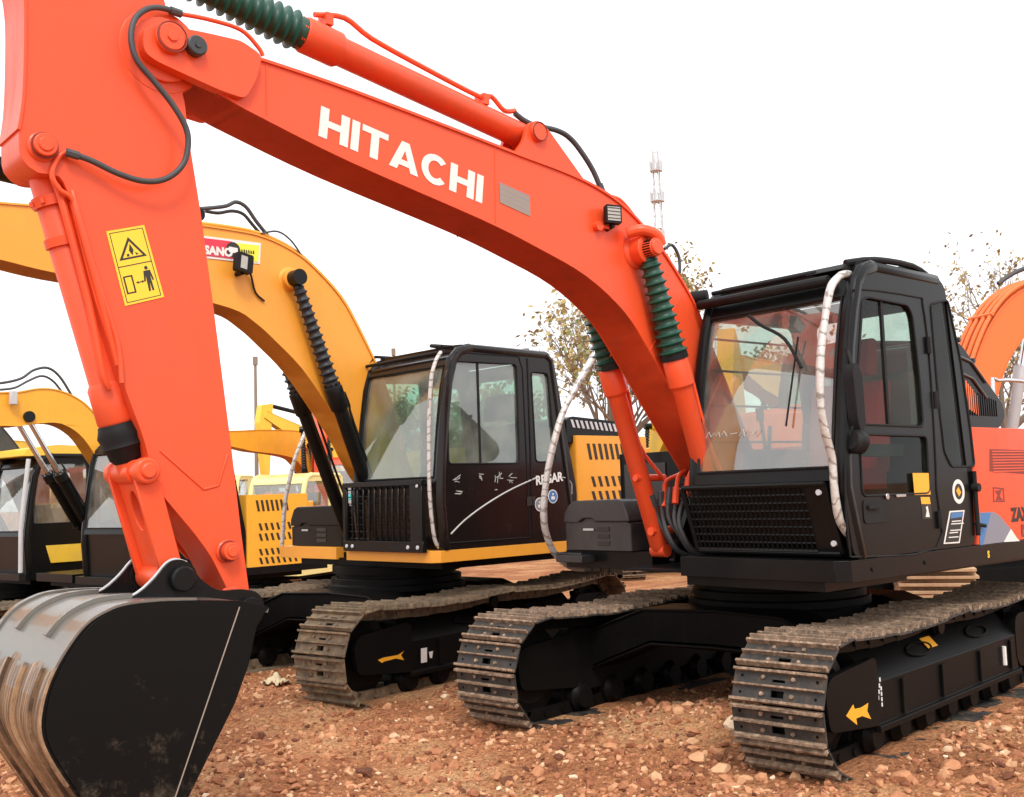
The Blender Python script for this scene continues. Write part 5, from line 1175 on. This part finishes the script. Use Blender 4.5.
# larger stones, each its own
def stone(px,py,r,label='fist-sized loose stone lying on the red dirt',tn=None,grp='larger loose stones on the dirt'):
    P=CAM+ray(px,py)*((0-CAM.z)/ray(px,py).z)
    bm=BM(); bmesh.ops.create_icosphere(bm,subdivisions=3,radius=1)
    sd=rg.uniform(0,99); s=Vector((rg.uniform(.9,1.4),rg.uniform(.7,1.1),rg.uniform(.5,.8)))
    pl=[(Vector((rg.uniform(-1,1),rg.uniform(-1,1),rg.uniform(-.6,1))).normalized(),rg.uniform(.55,.85)) for _ in range(9)]
    for v in bm.verts:
        c=v.co.copy()
        for n_,d_ in pl:
            e=c.dot(n_)-d_
            if e>0: c-=n_*e
        c*=1+.09*noise.noise(c*2.5+Vector((sd,0,0))); v.co=Vector((c.x*s.x,c.y*s.y,c.z*s.z))*r
    o=obj('stone',bm,STONE,loc=(P.x,P.y,gh(P.x,P.y)+r*.22),rot=rg.uniform(0,6.3),sharp=28); a=o.data.attributes.new('tone','FLOAT','POINT'); tv=rg.uniform(.25,.75) if tn is None else tn
    a.data.foreach_set('value',[tv]*len(o.data.vertices)); tag(o,label,'stone',grp)
for px,py,r in ((612,757,.045),(640,742,.04),(655,782,.05),(700,770,.055),(722,778,.05),(560,760,.035),(905,790,.05),(985,760,.05),(1005,735,.04),(950,775,.045),(395,735,.035),(385,745,.03),(430,720,.03),(300,728,.03),(262,731,.035),(222,762,.035),(310,720,.035),(520,742,.03),(680,738,.04),(708,720,.035),(590,735,.035),(470,748,.03),(665,716,.04),(340,758,.03),(745,790,.045),(990,790,.05),(880,780,.035),(960,745,.035),(640,712,.035),(540,775,.04)):
    stone(px,py,r)
stone(445,703,.028,'small pale white stone below the yellow machine\'s track',1.0,None)
stone(262,738,.045,'dark brown rock on the dirt beside the bucket',.02,None)
stone(735,752,.075,'largest pale tan rock between the two orange-machine tracks',.9,None)
# crumpled rag
P=CAM+ray(276,690)*((0-CAM.z)/ray(276,690).z); bm=BM(); bmesh.ops.create_grid(bm,x_segments=26,y_segments=22,size=.10)
for v in bm.verts:
    c=v.co; r_=c.length; v.co.z=.06*math.exp(-(r_/.05)**2)+.055*abs(noise.noise(Vector((c.x*16,c.y*16,2))))+.02*noise.noise(Vector((c.x*40,c.y*40,4)))+.008; v.co.x*=.8+.5*noise.noise(Vector((c.x*7,c.y*7,8)))
o=obj('rag',bm,CLOTHM,loc=(P.x,P.y,gh(P.x,P.y)),sharp=60); md=o.modifiers.new('solid','SOLIDIFY'); md.thickness=.006; tag(o,'crumpled pale yellow rag left on the dirt by the muddy track','rag')
# board stacks
def boards(label,cx,cy,z0,n,L,W,rz,seed):
    q=random.Random(seed); t=thing('board_stack',label,'boards',(cx,cy,z0),rz)
    for k in range(n):
        bm=BM(); box(bm,-L/2,L/2,-W/2,W/2,0,.028); o=obj('board',bm,WOOD,t,rot=q.uniform(-.04,.04),loc=(q.uniform(-.03,.03),q.uniform(-.02,.02),.0+.068*k),bevel=.003)
        if k<n-1:
            for x in (-L*.35,0,L*.35): 
                bm=BM(); box(bm,x-.04,x+.04,-W/2+.02,W/2-.02,.0285,.0675); obj('spacer_block',bm,WOOD,o,bevel=.003)
P=HF.at(0,0,x=0) ; q=at_depth(936,590,10.6)
boards('stack of pale boards seen beneath the front excavator, behind its raised deck',q.x,q.y,.40,4,1.0,.7,rad(25),2)
bm=BM()
# trestle the boards lie on
for a in (-.42,.42):
    for b_ in (-.3,.3): box(bm,a-.05,a+.05,b_-.05,b_+.05,-.02,.398)
box(bm,-.52,.52,-.38,.38,.34,.397)
o=obj('trestle',bm,WOOD,loc=(q.x,q.y,0),rot=rad(25),bevel=.004); tag(o,'low wooden trestle carrying the pale board stack behind the front excavator','trestle')

# =================================================================== trees, mast, poles
LEAF=[paint('dry_leaf',(.42,.30,.10),.7,dirt=(.25,.16,.06),dirtamt=.5,scale=.8),paint('olive_leaf',(.22,.24,.10),.7,dirt=(.3,.22,.1),dirtamt=.5,scale=.8)]
BARK=paint('grey_bark',(.24,.19,.155),.9,dirt=(.25,.2,.16),dirtamt=.5)
def tree(label,px,d,gz,height,seed,leafm,nleaf,spread=1.0,lsz=.07):
    q=random.Random(seed); P=at_depth(px,500,d); t=thing('tree',label,'tree',(P.x,P.y,gz),q.uniform(0,6))
    bm=BM(); tips=[]
    def br(p,dr,L,r,lv):
        n=4; pts=[p]; c=p.copy(); dd=dr.copy()
        for i in range(n):
            dd=(dd+Vector((q.uniform(-1,1),q.uniform(-1,1),q.uniform(-.5,.8)))*(.16 if lv else .06)).normalized(); c=c+dd*(L/n); pts.append(c.copy())
        tube(bm,pts,[r*(1-.55*i/n) for i in range(n+1)],6 if lv<2 else 4,caps=False)
        if lv>=5: tips.extend(pts[1:]); return
        if lv>=4: tips.extend(pts[2:])
        k=q.randint(3,4) if lv<3 else q.randint(2,3)
        for i in range(k):
            f=q.uniform(.45,1) if lv else q.uniform(.5,1); idx=min(n,max(1,int(round(f*n)))); a=q.uniform(0,6.28); sp=q.uniform(.35,.85)*spread
            o=dd.orthogonal().normalized(); o2=dd.cross(o); nd=(dd+(o*math.cos(a)+o2*math.sin(a))*sp+Vector((0,0,.15))).normalized()
            br(pts[idx],nd,L*q.uniform(.58,.78),r*.5,lv+1)
        br(pts[-1],dd,L*.7,r*.45,lv+1)
    br(Vector((0,0,0)),Vector((0,0,1)),height*.34,height*.022,0)
    tr=obj('trunk',bm,BARK,t)
    bm=BM()
    for _ in range(nleaf):
        p=q.choice(tips)+Vector((q.gauss(0,.05),q.gauss(0,.05),q.gauss(0,.05))); n=Vector((q.uniform(-1,1),q.uniform(-1,1),q.uniform(-1,1))).normalized(); a=n.orthogonal().normalized(); b=n.cross(a); s=lsz*q.uniform(.6,1.3)
        bm.faces.new([bm.verts.new(p+a*s),bm.verts.new(p+b*s*.6),bm.verts.new(p-a*s),bm.verts.new(p-b*s*.6)]).material_index=0 if q.random()<.75 else 1
    obj('crown',bm,leafm,t); return t
tree('sparse autumn tree rising behind the yellow machine\'s hood',616,30,-.3,8.4,3,[LEAF[0],LEAF[1]],2600,lsz=.085)
tree('thin-leaved tree showing over the front cab, beside the orange boom',694,34,-.3,10.6,5,[LEAF[0],LEAF[1]],3000,lsz=.09)
tree('bare spreading tree at the right edge above the light orange boom',1016,24,-.2,7.7,8,[LEAF[0],BARK],2400,spread=1.9,lsz=.055)
tree('green-leaved tree far behind, seen through the yellow machine\'s cab',490,32,-.3,5.6,12,[LEAF[1],LEAF[1]],3200,lsz=.10)
tree('low leafy tree seen through the front cab\'s door window',868,30,-.3,6.4,15,[LEAF[1],LEAF[0]],2600,lsz=.09)
tree('short tree behind the cab glass, between second-row machines',800,36,-.3,7.0,17,[LEAF[1],LEAF[0]],2200,lsz=.09)
tree('leafy tree far back in the gap behind the front cab roof',430,40,-.3,6.0,19,[LEAF[1],LEAF[0]],2200,lsz=.10)
# lattice telecom mast
P=at_depth(671,500,95); t=thing('telecom_mast','pale lattice telecom mast rising far behind the orange boom','mast',(P.x,P.y,-1),.4)
bm=BM(); Hm=1.485+1+(490-118)/FPX*95
def wd(z): return .62*(1-z/Hm)+.18
for a,b_ in ((1,1),(1,-1),(-1,1),(-1,-1)): tube(bm,[(a*wd(0),b_*wd(0),0),(a*wd(Hm*.93),b_*wd(Hm*.93),Hm*.93)],.05,5)
n=22
for i in range(n):
    z0,z1=Hm*.93*i/n,Hm*.93*(i+1)/n; a,b_=wd(z0),wd(z1)
    for k in range(4):
        c0=[(1,1),(1,-1),(-1,-1),(-1,1)][k]; c1=[(1,1),(1,-1),(-1,-1),(-1,1)][(k+1)%4]
        tube(bm,[(c0[0]*a,c0[1]*a,z0),(c1[0]*b_,c1[1]*b_,z1)],.03,4); tube(bm,[(c0[0]*b_,c0[1]*b_,z1),(c1[0]*b_,c1[1]*b_,z1)],.03,4)
tube(bm,[(0,0,Hm*.92),(0,0,Hm)],.04,5)
obj('mast_frame',bm,STEEL,t)
for k,(z,r) in enumerate(((.80,.62),(.88,.55),(.70,.5))):
    bm=BM(); 
    lathe(bm,(0,0,Hm*z-.06),(0,0,Hm*z),[(0,r),(1,r)],16)
    for i in range(6): a=2*PI*i/6; box(bm,r*math.cos(a)-.06,r*math.cos(a)+.06,r*math.sin(a)-.06,r*math.sin(a)+.06,Hm*z-.1,Hm*z+.9)
    obj('antenna_platform',bm,STEEL,t)
P=at_depth(257,500,38); bm=BM(); tube(bm,[(0,0,0),(0,0,7.0)],[.09,.05],8); cyl(bm,(0,0,6.8),(0,0,7.1),.09,8); o=obj('utility_pole',bm,BARK,loc=(P.x,P.y,-.5)); tag(o,'thin grey pole standing far back beside the raised yellow boom','pole')
P=at_depth(397,500,45); bm=BM(); tube(bm,[(0,0,0),(0,0,8.1)],[.09,.05],8); cyl(bm,(0,0,7.9),(0,0,8.2),.09,8); o=obj('utility_pole',bm,BARK,loc=(P.x,P.y,-.5)); tag(o,'thin grey pole tip just above the yellow machine\'s cab roof','pole')
P=at_depth(888,500,30); bm=BM(); tube(bm,[(0,0,0),(0,0,11)],[.03,.02],6)
bm.free()

# =================================================================== light
w=bpy.data.worlds.new("World"); SC.world=w; w.use_nodes=True; nt=w.node_tree; L=nt.links.new
bg=nt.nodes['Background']; sky=nt.nodes.new('ShaderNodeTexSky'); sky.sky_type='NISHITA'; sky.sun_disc=False
SE,SR=50,40
sky.sun_elevation=rad(SE); sky.air_density=1.2; sky.dust_density=4; sky.ozone_density=1
az=rad(52)   # direction towards the sun, world angle from +x
sky.sun_rotation=PI/2-az
hs=nt.nodes.new('ShaderNodeHueSaturation'); hs.inputs['Saturation'].default_value=.10; hs.inputs['Value'].default_value=1.0
L(sky.outputs[0],hs.inputs['Color'])
mxw=nt.nodes.new('ShaderNodeMix'); mxw.data_type='RGBA'; mxw.inputs[0].default_value=.75; L(hs.outputs[0],mxw.inputs[6]); mxw.inputs[7].default_value=(9.2,9.3,9.5,1)
L(mxw.outputs[2],bg.inputs[0]); bg.inputs[1].default_value=.14
sd=bpy.data.lights.new('sun','SUN'); sd.energy=1.45; sd.angle=rad(14); sd.color=(1,.95,.88)
so=bpy.data.objects.new('sun',sd); COL.objects.link(so)
dirv=Vector((math.cos(rad(SE))*math.cos(az),math.cos(rad(SE))*math.sin(az),math.sin(rad(SE))))
so.rotation_euler=dirv.to_track_quat('Z','Y').to_euler()
SC.view_settings.view_transform='Standard'; SC.view_settings.look='None'; SC.view_settings.gamma=1; SC.view_settings.exposure=.42
SC.cycles.max_bounces=8; SC.cycles.transparent_max_bounces=24; SC.cycles.use_denoising=True
